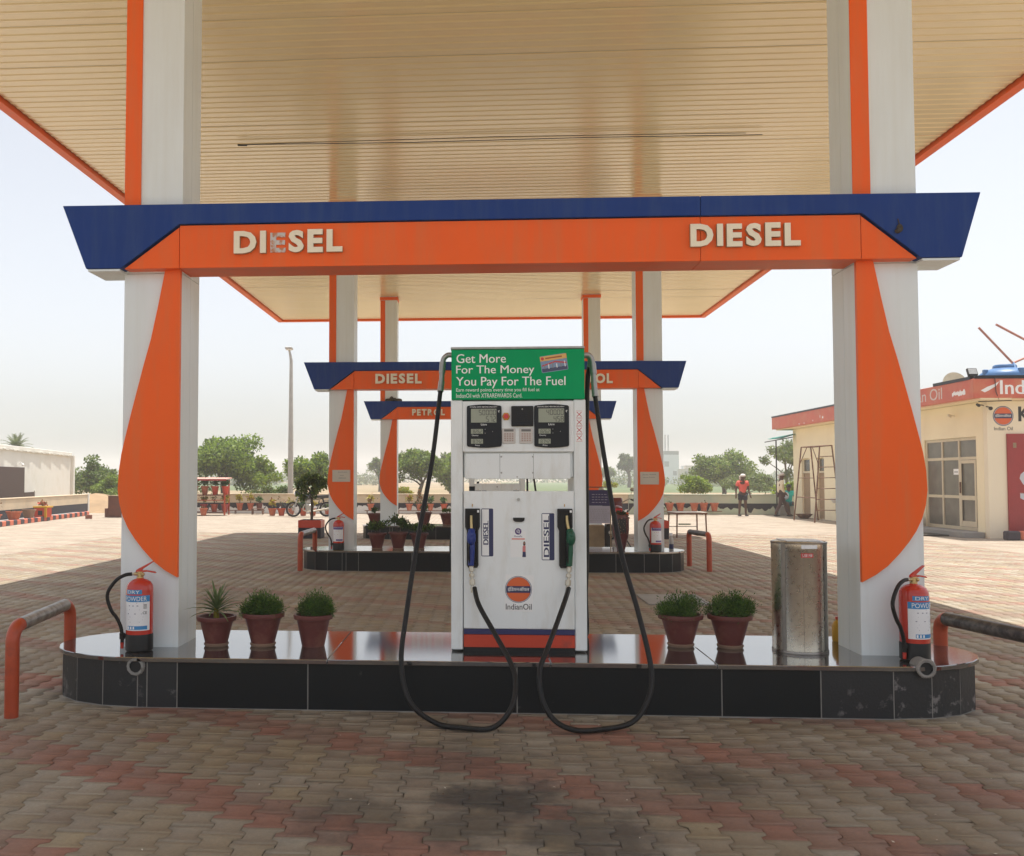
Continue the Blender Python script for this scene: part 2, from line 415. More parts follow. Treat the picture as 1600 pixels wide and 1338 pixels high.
# ------------------------------------------------------------------ ground, fields, paving
STAINS = [(.10, 4.62, .38, .85), (.45, 4.2, .42, .65), (-.55, 4.35, .40, .45), (-.05, 4.3, .36, .6), (1.15, 5.0, .30, .5), (-.1, 5.2, .5, .35), (1.9, 3.95, .25, .5), (.3, 13.6, .8, .35), (.4, 21.5, .9, .3)]
def paver_mat(name, c, bands=False, r=.82):
    mt = bpy.data.materials.new(name); mt.use_nodes = True
    nt = mt.node_tree; N = nt.nodes; L = nt.links; p = N['Principled BSDF']
    g = N.new('ShaderNodeNewGeometry'); pos = g.outputs['Position']
    def noise(sc, det=5, ro=.55):
        n = N.new('ShaderNodeTexNoise'); n.inputs['Scale'].default_value = sc; n.inputs['Detail'].default_value = det; n.inputs['Roughness'].default_value = ro
        L.new(pos, n.inputs['Vector']); return n.outputs['Fac']
    def ramp(x, a, b, lo=0., hi=1.):
        m = N.new('ShaderNodeMapRange'); m.inputs[1].default_value = a; m.inputs[2].default_value = b; m.inputs[3].default_value = lo; m.inputs[4].default_value = hi
        L.new(x, m.inputs[0]); return m.outputs[0]
    def mix(f, a, b, mode='MIX'):
        m = N.new('ShaderNodeMix'); m.data_type = 'RGBA'; m.blend_type = mode
        if isinstance(f, float): m.inputs[0].default_value = f
        else: L.new(f, m.inputs[0])
        for i, x in ((6, a), (7, b)):
            if isinstance(x, tuple): m.inputs[i].default_value = (*x, 1)
            else: L.new(x, m.inputs[i])
        return m.outputs[2]
    def math_(op, a, b=None):
        m = N.new('ShaderNodeMath'); m.operation = op
        for i, x in ((0, a), (1, b)):
            if x is None: continue
            if isinstance(x, (int, float)): m.inputs[i].default_value = x
            else: L.new(x, m.inputs[i])
        return m.outputs[0]
    col = mix(noise(55, 5, .7), tuple(x * .62 for x in c), tuple(min(1, x * 1.42) for x in c))
    if bands:
        sx = N.new('ShaderNodeSeparateXYZ'); L.new(pos, sx.inputs[0])
        k = math_('ADD', sx.outputs[1], math_('MULTIPLY', sx.outputs[0], .58125))
        k = math_('ADD', k, math_('MULTIPLY', noise(3, 2), .25))
        fr = math_('ABSOLUTE', math_('SUBTRACT', math_('FRACT', math_('ADD', math_('DIVIDE', math_('SUBTRACT', k, 4.08), 1.2), .5)), .5))
        col = mix(ramp(fr, .10, .17, .45, 0.), col, (.37, .235, .19))  # far red bands kept faint, imitating sun wash-out in the colour
        # joints
        bt = N.new('ShaderNodeTexBrick'); bt.inputs['Scale'].default_value = 1; bt.inputs['Brick Width'].default_value = .186; bt.inputs['Row Height'].default_value = .16
        bt.inputs['Mortar Size'].default_value = .008; bt.inputs['Color1'].default_value = (1, 1, 1, 1); bt.inputs['Color2'].default_value = (.86, .84, .82, 1); bt.inputs['Mortar'].default_value = (.45, .42, .38, 1)
        mp = N.new('ShaderNodeMapping'); mp.inputs['Rotation'].default_value = (0, 0, PI / 2); L.new(pos, mp.inputs[0]); L.new(mp.outputs[0], bt.inputs['Vector'])
        col = mix(1., col, bt.outputs['Color'], 'MULTIPLY')
    col = mix(ramp(noise(1.1, 4), .42, .66, 0, .5), col, (.20, .155, .11))         # dust and tyre dirt
    col = mix(ramp(noise(9, 6, .7), .60, .74, 0, .45), col, tuple(min(1, x * 1.1 + .14) for x in c))  # pale efflorescence
    n_st = noise(4.2, 9, .7)
    for (x, y, rad, gr) in ((.25, 4.7, 3.1, .38), (-1.6, 5.2, 2.0, .34), (1.9, 4.6, 2.0, .34), (.5, 11.5, 3.6, .22), (.6, 20, 3.4, .20)):      # grimy standing places beside the pumps
        vd = N.new('ShaderNodeVectorMath'); vd.operation = 'DISTANCE'; L.new(pos, vd.inputs[0]); vd.inputs[1].default_value = (x, y, 0)
        dd = math_('ADD', math_('DIVIDE', vd.outputs['Value'], rad), math_('MULTIPLY', math_('SUBTRACT', noise(.8, 5, .6), .5), 1.6))
        col = mix(ramp(dd, .2, 1.1, gr, 0.), col, tuple(x_ * .45 for x_ in (c[0], c[1] * .92, c[2] * .85)))
    tot = None
    for (x, y, rad, a) in STAINS:
        vd = N.new('ShaderNodeVectorMath'); vd.operation = 'DISTANCE'; L.new(pos, vd.inputs[0]); vd.inputs[1].default_value = (x, y, 0)
        dd = math_('ADD', math_('DIVIDE', vd.outputs['Value'], rad), math_('MULTIPLY', math_('SUBTRACT', n_st, .5), 3.0))
        q = ramp(dd, .35, 1.05, a, 0.)
        tot = q if tot is None else math_('MAXIMUM', tot, q)
    col = mix(tot, col, (.018, .015, .012))
    col = mix(ramp(noise(14, 3), .70, .76, 0, .6), col, (.03, .024, .018))          # oil drips
    L.new(col, p.inputs['Base Color'])
    L.new(math_('SUBTRACT', ramp(noise(20), .3, .7, r * .85, r * 1.1), math_('MULTIPLY', tot, .3)), p.inputs['Roughness'])
    b = N.new('ShaderNodeBump'); b.inputs['Strength'].default_value = .6; b.inputs['Distance'].default_value = .008
    L.new(noise(95, 6, .75), b.inputs['Height']); L.new(b.outputs[0], p.inputs['Normal'])
    return mt
PAV = [paver_mat('paver_grey', (.315, .265, .195)), paver_mat('paver_warm_grey', (.32, .26, .175)), paver_mat('paver_pale', (.36, .315, .24)),
       paver_mat('paver_ochre', (.36, .29, .18)), paver_mat('paver_brown', (.28, .225, .165)),
       paver_mat('paver_red', (.33, .16, .11)), paver_mat('paver_dull_red', (.31, .18, .13)), paver_mat('paver_purple_red', (.29, .195, .145))]
m_joint = M('joint_sand', (.17, .13, .088), .95, var=.3, vsc=30, world=True, bump=.4)
m_fore = paver_mat('paving_far', (.38, .33, .255), bands=True)
m_earth = M('dry_field', (.27, .19, .105), .95, var=.2, vsc=.05, c2=(.19, .16, .07), c2s=.03, c2t=.55, c2w=.15, world=True, bump=.5, bsc=2)
m_crop = M('young_crop', (.075, .11, .032), .95, var=.3, vsc=.3, world=True)
m_bank = M('dug_earth', (.30, .20, .11), .95, var=.25, vsc=1.2, world=True, bump=.8, bsc=6, c2=(.25, .17, .09), c2s=2.5, c2t=.6)

def sheet(name, x0, x1, y0, y1, z, m):
    b = MB(); b.add([(x0, y0, z), (x1, y0, z), (x1, y1, z), (x0, y1, z)], [(0, 1, 2, 3)])
    o = b.build(name, m, smooth=0); o['kind'] = 'structure'; return o
sheet('ground', -600, 600, -80, 800, -.06, m_earth)
forecourt = sheet('forecourt', -17.2, 22, -30, 41.02, -.016, m_fore)
# a bed of joint sand under the pavers that are modelled one by one
PX0, PX1, PY0, PY1 = -9.6, 11.0, 2.9, 26.5
sb = sheet('joint_bed', PX0, PX1, PY0, PY1, -.012, m_joint)

# double-T pavers in running bond; two diagonal rows in every six are red
PW, PL = .16, .186
def paver_outline():
    a, w1, w2 = PL / 2 - .0016, .0948, .0628
    q = [(w1, -a), (w1, -.060), (w2, -.036), (w2, .036), (w1, .060), (w1, a)]
    return q + [(-x, y) for (x, y) in reversed(q)]
OUT = np.array(paver_outline())
def paver_geo():
    n = len(OUT); top = OUT * np.array([.982, .986])
    V = np.zeros((2 * n, 3)); V[:n, :2] = top; V[n:, :2] = OUT; V[n:, 2] = -.006
    return V
PV = paver_geo(); NP_ = len(OUT)
# top as quads (12-gon split), sides as quads
TOPQ = [(0, 1, 10, 11), (1, 2, 9, 10), (2, 3, 8, 9), (3, 4, 7, 8), (4, 5, 6, 7)]
SIDEQ = [(i, i + NP_, (i + 1) % NP_ + NP_, (i + 1) % NP_) for i in range(NP_)]
PF = np.array(TOPQ + SIDEQ)
ISL = [(-3.05, 3.36, y, y + 1.13) for y in (6.28, 15.6, 23.7)]
pav = []
for i in range(int(PX0 / PW), int(PX1 / PW) + 1):
    for j in range(int(PY0 / PL), int(PY1 / PL) + 1):
        x = i * PW; y = j * PL + (PL / 2 if i % 2 else 0)
        if not (PX0 + .1 < x < PX1 - .1 and PY0 + .1 < y < PY1 - .1): continue
        if x < -.56 * y - .5 or x > .64 * y + .6: continue
        if any(a + .7 < x < b - .7 and c + .12 < y < d - .12 for a, b, c, d in ISL): continue
        if 2.0 < x < 2.78 and 11.75 < y < 12.75: continue
        k = (y + .58125 * x - 3.98 + .12) / 1.2
        fr = abs(k - round(k))
        red = fr < .14 or (fr < .19 and random.random() < .15) or random.random() < .006
        if red: mi = random.choices((5, 6, 7), (.42, .38, .2) if y < 8 else (.0, .35, .65))[0]  # farther reds picked duller: strong sun's wash-out put into the colour
        else:
            och = math.exp(-((x + 1.1) ** 2 / .6 + (y - 5.35) ** 2 / .12))
            mi = random.choices((0, 1, 2, 3, 4), (.38, .38, .10 if abs(x) < 2 else .22, .03 + och * 1.5, .10))[0]
            if red is False and random.random() < .0: mi = 2
        pav.append((x, y, mi))
# the pavers that show largest: nearest to the camera and inside the frame
def in_frame(x, y): return -.50 * y + .06 < x < .575 * y - .06 and y > 3.82
near = sorted([p for p in pav if in_frame(p[0], p[1])], key=lambda p: p[1] ** 2 + .3 * p[0] ** 2)[:300]
nearset = set((p[0], p[1]) for p in near)
PM = []
for mi, m in enumerate(PAV):
    PM.append(arrays_mesh('paver', PV, PF, [m]))
for (x, y, mi) in near:
    o = put('paver', PM[mi], forecourt)
    o.location = (x + random.gauss(0, .0012), y + random.gauss(0, .0012), random.gauss(0, .0013))
    o.rotation_euler = (random.gauss(0, .006), random.gauss(0, .008), random.gauss(0, .010))
far = np.array([p for p in pav if (p[0], p[1]) not in nearset])
n = len(far)
ang = rng.normal(size=n) * .010; ca, sa = np.cos(ang)[:, None], np.sin(ang)[:, None]
xs = PV[None, :, 0] * ca - PV[None, :, 1] * sa; ys = PV[None, :, 0] * sa + PV[None, :, 1] * ca
tx, ty = rng.normal(size=(n, 1)) * .008, rng.normal(size=(n, 1)) * .006
V = np.stack([xs + far[:, 0:1], ys + far[:, 1:2], PV[None, :, 2] + rng.normal(size=(n, 1)) * .0013 + xs * tx + ys * ty], 2).reshape(-1, 3)
F = (PF[None] + (np.arange(n) * len(PV))[:, None, None]).reshape(-1, 4)
o = put('paver', arrays_mesh('paver', V, F, PAV, np.repeat(far[:, 2].astype(int), len(PF))), forecourt, kind='stuff')

# grit, torn leaves and scraps lying about on the paving
n = 240; P = np.stack([rng.uniform(-3.2, 3.6, n), rng.uniform(3.7, 6.2, n), np.full(n, .004)], 1); P[:90] = np.stack([rng.uniform(-7, 7, 90), rng.uniform(7.6, 15, 90), np.full(90, .004)], 1)
put('litter', leaf_mesh('litter', P, .010, [m_joint, M('pale_scrap', (.6, .55, .45), .8), M('dry_leaf', (.12, .07, .03), .8), M('cement_grit', (.3, .28, .25), .9)], 6., 1.6, rng.choice([0, 1, 2, 3], n, p=[.3, .22, .28, .2]), dirs=rng.normal(size=(n, 3)) * np.array([1, 1, .08])), kind='stuff')

# ------------------------------------------------------------------ canopy over the pumps
CX0, CX1, CY0, CY1, CZ = -5.95, 6.35, 3.4, 27.45, 6.15
canopy = thing('fuel_canopy', 'huge flat station canopy with cream corrugated ceiling and orange edge over all the pumps', 'canopy', (0, 0, 0))
def ceil_sheet():   # one trapezoidal-ribbed sheet, ribs along x
    b = MB(); L_, n = .95, 6; pit = L_ / n; prof = []
    for i in range(n):
        y = i * pit
        prof += [(y, 0), (y + pit * .12, -.008), (y + pit * .30, -.008), (y + pit * .42, 0)]
    prof.append((L_ - .003, 0))
    x0, x1 = CX0 + .16, CX1 - .16
    vv = [(x0, p[0], p[1]) for p in prof] + [(x1, p[0], p[1]) for p in prof]; k = len(prof)
    b.add(vv, [(i, i + 1, i + 1 + k, i + k) for i in range(k - 1)])
    return b.mesh('ceiling_sheet', m_ceil, smooth=20)
cm = ceil_sheet(); y = CY0 + .16
while y < CY1 - .2:
    o = put('ceiling_sheet', cm, canopy, (0, y, CZ + random.gauss(0, .0004)), (random.gauss(0, .0004), random.gauss(0, .0002), 0)); y += .953
B('roof_deck', m_roof, canopy, CX0 + .1, CX1 - .1, CY0 + .1, CY1 - .1, CZ + .25, CZ + 1.0)
for nm, a in (('fascia', (CX0, CX0 + .14, CY0, CY1)), ('fascia', (CX1 - .14, CX1, CY0, CY1)),
              ('fascia', (CX0 + .142, CX1 - .142, CY1 - .14, CY1)), ('fascia', (CX0 + .142, CX1 - .142, CY0, CY0 + .14))):
    B(nm, m_orange, canopy, *a, CZ - .06, CZ + 1.1, bevel=.006)
b = MB(); b.tube([(-3.33, 12.68, 6.095), (-1.0, 12.72, 6.085), (1.4, 12.70, 6.09), (3.73, 12.75, 6.09)], .0055, 6); b.tube([(-3.33, 12.72, 6.11), (.2, 12.66, 6.115), (3.5, 12.70, 6.10)], .004, 6)
b.tube([(-3.33, 12.68, 6.09), (-3.2, 12.68, 6.085)], .014, 8)
b.build('conduit', m_dark, canopy)

# ------------------------------------------------------------------ columns with the orange petal
ISZ = .336
PETAL = [(0, 3.012), (.112, 3.012), (.16, 2.76), (.21, 2.52), (.262, 2.33), (.31, 2.14), (.350, 1.98), (.388, 1.82), (.415, 1.70), (.432, 1.58), (.438, 1.45), (.425, 1.35), (.40, 1.26), (.36, 1.175), (.31, 1.10), (.25, 1.025), (.17, .94), (.09, .88), (0, .83)]
def make_column(loc, side, label, thick=.035):
    """side=-1: petal's straight edge on the inner (right) arris; +1: mirrored"""
    t = thing('canopy_column', label, 'column', loc, 0, 'columns that carry the canopy')
    h = CZ - ISZ; w = .21
    B('core', m_dark, t, -w + .012, w - .012, .012, .408, 0, h)
    # cladding: front, back and two half-width sheets on each flank with a dark joint between
    for zz0, zz1 in ((0, 2.66), (2.664, h)):
        B('cladding_panel', m_white, t, -w, w, 0, .009, zz0, zz1)
        B('cladding_panel', m_white, t, -w, w, .411, .42, zz0, zz1)
        for sx in (-1, 1):
            x0, x1 = (-w, -w + .009) if sx < 0 else (w - .009, w)
            B('cladding_panel', m_white, t, x0, x1, .0095, .205, zz0, zz1)
            B('cladding_panel', m_white, t, x0, x1, .2095, .4105, zz0, zz1)
    b = MB(); b.prism([(side * (d - w), z - ISZ) for d, z in PETAL], -thick, -.0005)
    b.build('orange_petal', m_orange, t, smooth=20)
    B('orange_strip', m_orange, t, -w - .004, -w + .115, -.012, -.0005, 3.13, h - .11, bevel=.002)
    B('cap_band', m_orange, t, -w - .02, w + .02, -.02, .44, h - .10, h - .022, bevel=.003)
    return t
XL, XR = -2.355, 2.757
make_column((XL, 6.65, ISZ), -1, 'nearest white column with orange petal, beside the spiky potted plant')
make_column((XR, 6.65, ISZ), 1, 'nearest white column with orange petal, beside the stainless steel bin')
make_column((XL, 15.85, ISZ), -1, 'middle white column with a notice on its petal, behind the spiky potted plant', .03)
make_column((XR, 15.85, ISZ), 1, 'middle white column with a notice on its petal, between the maroon urn and the spray bottle', .03)
make_column((XL, 23.95, ISZ), -1, 'farthest white column with plain orange petal, near the potted shrubs in front of the trees', .03)
make_column((XR, 23.95, ISZ), 1, 'farthest white column with plain orange petal, behind the navy notice stand', .03)

def letters(parent, s, x0, x1, z0, z1, y, depth=.03, broken=()):
    ws = []
    for ch in s:
        v, f = glyphs(ch, .045, 0); ws.append(v[:, 0].max() - v[:, 0].min())
    gap = .115; sc = (x1 - x0) / (sum(ws) + gap * (len(s) - 1)); x = x0
    for i, ch in enumerate(s):
        b = MB(); w = ws[i] * sc
        br = i in broken
        text(b, ch, x, x + w, z0 + (.006 if br else random.uniform(-.003, .003)), z1 - (.012 if br else random.uniform(-.003, .003)), y, .045, .006 if br else depth)
        if br: o = b.build('letter', m_lbroken, parent, smooth=0); o['label'] = 'letter E with its face torn off, bare silver'
        else:
            me = b.mesh('letter', [m_letter, m_lside], smooth=0)
            for p in me.polygons: p.material_index = 0 if p.normal.y < -.5 else 1
            put('letter', me, parent)
        x += w + gap * sc
def make_beam(Y, label, words):
    t = thing('sign_beam', label, 'sign beam', (0, Y, 0), 0, 'sign beams across the column pairs')
    y0, y1 = 0., .34
    # blue band: a long tray shape with flared ends, in two lengths
    def blue(poly):
        b = MB(); b.prism(poly, y0, y1); b.build('blue_panel', m_blue, t, smooth=0, bevel=.003)
    xm = 1.49
    blue([(-2.978, 3.468), (xm - .0015, 3.452), (xm - .0015, 3.318), (-2.132, 3.322), (-2.55, 3.014), (-2.802, 3.014)])
    blue([(xm + .0015, 3.452), (3.334, 3.442), (3.205, 3.006), (2.94, 3.006), (2.559, 3.314), (xm + .0015, 3.316)])
    def org(poly):
        b = MB(); b.prism(poly, y0 + .018, y1 - .018); b.build('orange_panel', m_orange, t, smooth=0, bevel=.002)
    org([(-2.53, 3.012), (-2.135, 3.303), (-2.135, 3.012)])
    org([(-2.131, 3.012), (-2.131, 3.316), (xm, 3.312), (xm, 3.008)])
    org([(xm + .003, 3.008), (xm + .003, 3.312), (2.555, 3.308), (2.555, 3.006)])
    org([(2.559, 3.006), (2.559, 3.300), (2.92, 3.006)])
    B('soffit_plate', m_white, t, -2.79, -2.56, y0 + .01, y1 - .01, 2.996, 3.011)
    B('soffit_plate', m_white, t, 2.95, 3.195, y0 + .01, y1 - .01, 2.988, 3.003)
    for (s, x0, x1, z0, z1, br) in words:
        letters(t, s, x0, x1, z0, z1, y0 + .0175, .03, br)
    return t
beam1 = make_beam(6.53, 'nearest orange and blue beam lettered DIESEL twice, one letter torn', [('DIESEL', -1.735, -.967, 3.106, 3.264, (2,)), ('DIESEL', 1.418, 2.150, 3.100, 3.256, ())])
beam2 = make_beam(15.73, 'middle orange and blue beam between the columns with paper notices, lettered DIESEL and PETROL', [('DIESEL', -1.77, -.997, 3.10, 3.265, ()), ('PETROL', 1.31, 2.139, 3.08, 3.245, ())])
beam3 = make_beam(23.83, 'farthest and smallest looking orange and blue beam, lettered PETROL', [('PETROL', -1.752, -.93, 3.10, 3.26, ()), ('PETROL', 1.38, 2.15, 3.09, 3.25, ())])
# wasp mud on the blue end of the nearest beam, rags and a nest on top
b = MB(); b.ball((2.80, 6.52, 3.205), (.022, .014, .028), 8, 6); b.ball((2.785, 6.52, 3.185), (.02, .012, .016), 8, 6); b.tube([(2.80, 6.525, 3.23), (2.79, 6.525, 3.27)], .004, 5)
tag(b.build('mud_nest', m_nest), 'small grey mud nest stuck to the blue end of the nearest beam', 'nest')
def rag(name, pts, z, Y, r, label, cat, m):
    b = MB(); prev = None
    for (x, h) in pts: b.ball((x, Y + random.uniform(-.06, .06), z + h * .4), (r * random.uniform(.8, 1.4), .07, h), 9, 6)
    tag(b.build(name, m, smooth=50), label, cat)
rag('black_rag', [(-1.0, .012), (-.9, .02), (-.8, .03), (-.72, .028), (-.63, .014)], 3.462, 6.75, .07, 'crumpled black sheet lying on top of the nearest beam', 'rag', m_rag)
rag('twig_nest', [(-2.36, .05), (-2.28, .09), (-2.2, .07), (-2.1, .05)], 3.47, 23.92, .07, 'dark twig nest on the farthest beam beside its column', 'nest', m_nest)

# ------------------------------------------------------------------ fuel islands
def make_island(Y, label, first=False):
    t = thing('fuel_island', label, 'fuel island', (0, Y, 0), 0, 'raised granite fuel islands')
    xa, xb, dep, rx = -2.30, 2.60, 1.13, .735
    def outline(off=0., n=9):
        pts = [(xa, -off), (xb, -off)]
        for i in range(1, n):
            a = -PI / 2 + PI * i / n; pts.append((xb + (rx + off) * math.cos(a), dep / 2 + (dep / 2 + off) * math.sin(a)))
        pts += [(xb, dep + off), (xa, dep + off)]
        for i in range(1, n):
            a = PI / 2 + PI * i / n; pts.append((xa + (rx + off) * math.cos(a), dep / 2 + (dep / 2 + off) * math.sin(a)))
        return pts
    b = MB(); b.prism(outline(-.0025), -.03, .3035, 'z'); b.build('core', m_cement, t, smooth=40)
    # thin granite sides, one tile at a time
    def tile(p, q, z0, z1, m):
        p, q = Vector(p), Vector(q); d = (q - p).normalized(); nrm = Vector((d.y, -d.x)); g = .0036
        a, c = p + d * g, q - d * g; i1, i2 = a - nrm * .009, c - nrm * .009
        b = MB(); b.add([(a.x, a.y, z0), (c.x, c.y, z0), (i2.x, i2.y, z0), (i1.x, i1.y, z0), (a.x, a.y, z1), (c.x, c.y, z1), (i2.x, i2.y, z1), (i1.x, i1.y, z1)],
                        [(0, 3, 2, 1), (4, 5, 6, 7), (0, 1, 5, 4), (1, 2, 6, 5), (2, 3, 7, 6), (3, 0, 4, 7)])
        b.build('side_tile', m, t, smooth=0, bevel=.0015)
    js = [-2.30, -2.235, -2.03, -1.151, .223, 1.53, 2.15, 2.60]
    for i in range(len(js) - 1):
        tile((js[i], 0), (js[i + 1], 0), .006, .303, m_tile_d if first and (i in (0, 1) or i == 6) else m_tile)
    jb = [2.60, 1.4, 0., -1.3, -2.30]
    for i in range(4): tile((jb[i], dep), (jb[i + 1], dep), .006, .303, m_tile)
    po = outline(0., 9); n0 = 1
    seq = po[1:11]                                   # right end, front to back
    for i in range(len(seq) - 1): tile(seq[i], seq[i + 1], .008, .303, (m_tile_e if i < 3 else m_tile_d) if first else m_tile)
    seq = po[11:] + [po[0]]
    for i in range(len(seq) - 1): tile(seq[i], seq[i + 1], .008, .303, m_tile_d if i > 5 and first else m_tile)
    # polished top in slabs
    top = outline(.018, 14)
    def clip(poly, x0, x1):
        def cut(P, f, inter):
            out = []
            for i in range(len(P)):
                a, c = P[i], P[(i + 1) % len(P)]
                if f(a): out.append(a)
                if f(a) != f(c): out.append(inter(a, c))
            return out
        def at(x): return lambda a, c: (x, a[1] + (c[1] - a[1]) * (x - a[0]) / (c[0] - a[0]))
        return cut(cut(poly, lambda p: p[0] > x0, at(x0)), lambda p: p[0] < x1, at(x1))
    xs = [-4, -1.02, .44, 1.50, 4]
    for i in range(4):
        b = MB(); b.prism(clip(top, xs[i] + .0012, xs[i + 1] - .0012), .304 + random.uniform(0, .001), ISZ + random.uniform(-.0006, .0006), 'z')
        b.build('top_slab', m_granite, t, smooth=40, bevel=.004)
    # drain / conduit pipe stubs
    for (x, z) in (((-2.31, .275), (2.80, .325)) if first else ()):
        b = MB(); yy = -.018 if x < 0 else -.008
        b.lathe([(.040, 0), (.056, 0), (.056, .12), (.040, .12)], 20)
        v = [(p[0] + x, p[2] + yy, p[1] + z) for p in b.v]; b.v = v
        o = b.build('pipe_stub', m_pvc, t, smooth=30)
        b = MB(); b.lathe([(.0005, .012), (.041, .012)], 20); b.v = [(p[0] + x, p[2] + yy, p[1] + z) for p in b.v]; b.build('dark_bore_disc', m_bore, o)  # dark disc stands in for the shade inside the open pipe
        b = MB()
        for k in range(30):
            a = 2 * PI * k / 30; b.ball((x + .053 * math.cos(a), -.004, z + .052 * math.sin(a)), (.011 * random.uniform(.8, 1.2), .007, .011 * random.uniform(.8, 1.25)), 7, 5)
        b.build('mortar_collar', m_cement, t, smooth=60)
    return t
make_island(6.28, 'nearest black granite island carrying the front pump, bin and potted plants', True)
make_island(15.6, 'middle black granite island carrying the maroon urn and three potted plants')
make_island(23.7, 'farthest black granite island with potted shrubs by its plain petal column')

# ------------------------------------------------------------------ fuel pump (dispenser)
def DX(px): return (px - 809.5) * .00445
def DZ(py): return (1018 - py) * .00445
def rrect(x0, x1, z0, z1, r, n=4, bow=0.):
    pts = []
    for cx, cz, a in ((x1 - r, z1 - r, 0), (x0 + r, z1 - r, PI / 2), (x0 + r, z0 + r, PI), (x1 - r, z0 + r, 1.5 * PI)):
        for k in range(n + 1):
            t = a + PI / 2 * k / n; pts.append((cx + r * math.cos(t), cz + r * math.sin(t)))
    if bow:
        top = [(x0 + r + (x1 - x0 - 2 * r) * k / 8, z1 + bow * math.sin(PI * k / 8)) for k in range(7, 0, -1)]
        bot = [(x0 + r + (x1 - x0 - 2 * r) * k / 8, z0 - bow * math.sin(PI * k / 8)) for k in range(1, 8)]
        pts = pts[:n + 1] + top + pts[n + 1:3 * n + 3] + bot + pts[3 * n + 3:]
    return pts
SEG = {'0': 'abcdef', '2': 'abged', '3': 'abgcd', '4': 'fgbc', '5': 'afgcd', '6': 'afgedc', '7': 'abc', '8': 'abcdefg', '1': 'bc', '9': 'abcdfg'}
def seven(b, s, xr, z0, h, y):       # seven-segment digits, right aligned
    w = h * .5; th = h * .09; x = xr
    for ch in reversed(s):
        if ch == '.':
            b.face([(x - th * .6, z0), (x + th * .5, z0), (x + th * .5, z0 + th), (x - th * .6, z0 + th)], y); continue
        x0, x1 = x - w, x; zm = z0 + h / 2
        R = {'a': (x0 + th, x1 - th, z0 + h - th, z0 + h), 'd': (x0 + th, x1 - th, z0, z0 + th), 'g': (x0 + th, x1 - th, zm - th / 2, zm + th / 2),
             'f': (x0, x0 + th, zm + th * .3, z0 + h - th * .3), 'b': (x1 - th, x1, zm + th * .3, z0 + h - th * .3), 'e': (x0, x0 + th, z0 + th * .3, zm - th * .3), 'c': (x1 - th, x1, z0 + th * .3, zm - th * .3)}
        for c in SEG[ch]:
            a = R[c]; b.face([(a[0], a[2]), (a[1], a[2]), (a[1], a[3]), (a[0], a[3])], y)
        x = x0 - h * .16
def flat(name, poly, y, m, p):
    b = MB(); b.face(poly, y); return b.build(name, m, p, smooth=0, recalc=False)
def rect(x0, x1, z0, z1): return [(x0, z0), (x1, z0), (x1, z1), (x0, z1)]
def disc(cx, cz, r, n=28): return [(cx + r * math.cos(2 * PI * k / n), cz + r * math.sin(2 * PI * k / n)) for k in range(n)]
def logo(parent, cx, cz, r, y, rows=True):
    """round orange emblem with dark band; sub-parts of the sticker"""
    flat('emblem', disc(cx, cz, r), y, m_print_b, parent)
    flat('emblem', disc(cx, cz, r * .965), y - .0006, m_print_w, parent)
    flat('emblem', disc(cx, cz, r * .93), y - .0012, m_print_b, parent)
    flat('emblem', disc(cx, cz, r * .905), y - .0018, m_print_o, parent)
    h = r * .25; a = math.asin(.25 / .905); rr = r * .905
    pl = [(cx + rr * math.cos(-a + 2 * a * k / 4), cz + rr * math.sin(-a + 2 * a * k / 4)) for k in range(5)]
    pl += [(2 * cx - x, z) for x, z in reversed(pl)]
    flat('emblem', pl, y - .0024, m_print_b, parent)
    b = MB(); text(b, 'इंिडयनऑयल', cx - r * .8, cx + r * .8, cz - r * .15, cz + r * .2, y - .003, .02); b.build('lettering', m_print_w, parent, smooth=0, recalc=False)

HL = [(-0.47, 0.23, 2.082), (-0.502, 0.23, 2.077), (-0.53, 0.23, 2.031), (-0.538, 0.2, 1.87), (-0.546, 0.18, 1.813), (-0.598, 0.03, 1.315), (-0.693, -0.22, 0.71), (-0.742, -0.42, 0.311), (-0.762, -0.57, 0.031), (-0.698, -0.68, -0.190), (-0.541, -0.704, -0.309), (-0.38, -0.80, -0.311), (-0.189, -0.80, -0.309), (-0.072, -0.75, -0.192), (-0.047, -0.62, -0.049), (-0.084, -0.52, 0.05), (-0.182, -0.32, 0.198), (-0.274, -0.17, 0.344), (-0.304, -0.075, 0.445)]
HR = [(0.488, 0.23, 2.074), (0.52, 0.23, 2.069), (0.542, 0.23, 2.013), (0.547, 0.2, 1.863), (0.552, 0.18, 1.77), (0.597, 0.03, 1.314), (0.665, -0.22, 0.716), (0.746, -0.42, 0.325), (0.797, -0.57, -0.008), (0.747, -0.67, -0.180), (0.642, -0.73, -0.285), (0.456, -0.79, -0.311), (0.297, -0.82, -0.309), (0.183, -0.75, -0.270), (0.115, -0.70, -0.161), (0.103, -0.62, -0.008), (0.159, -0.5, 0.11), (0.234, -0.32, 0.244), (0.306, -0.17, 0.392), (0.334, -0.075, 0.445)]
HB = [(0.44, 0.38, 2.088), (0.50, 0.38, 2.088), (0.541, 0.38, 2.06), (0.530, 0.46, 1.891), (0.525, 0.53, 1.418), (0.529, 0.58, 0.656), (0.517, 0.58, 0.323), (0.53, 0.64, 0.05), (0.50, .70, .014), (.3, .72, .013), (.0, .66, .02), (-.2, .54, .3)]
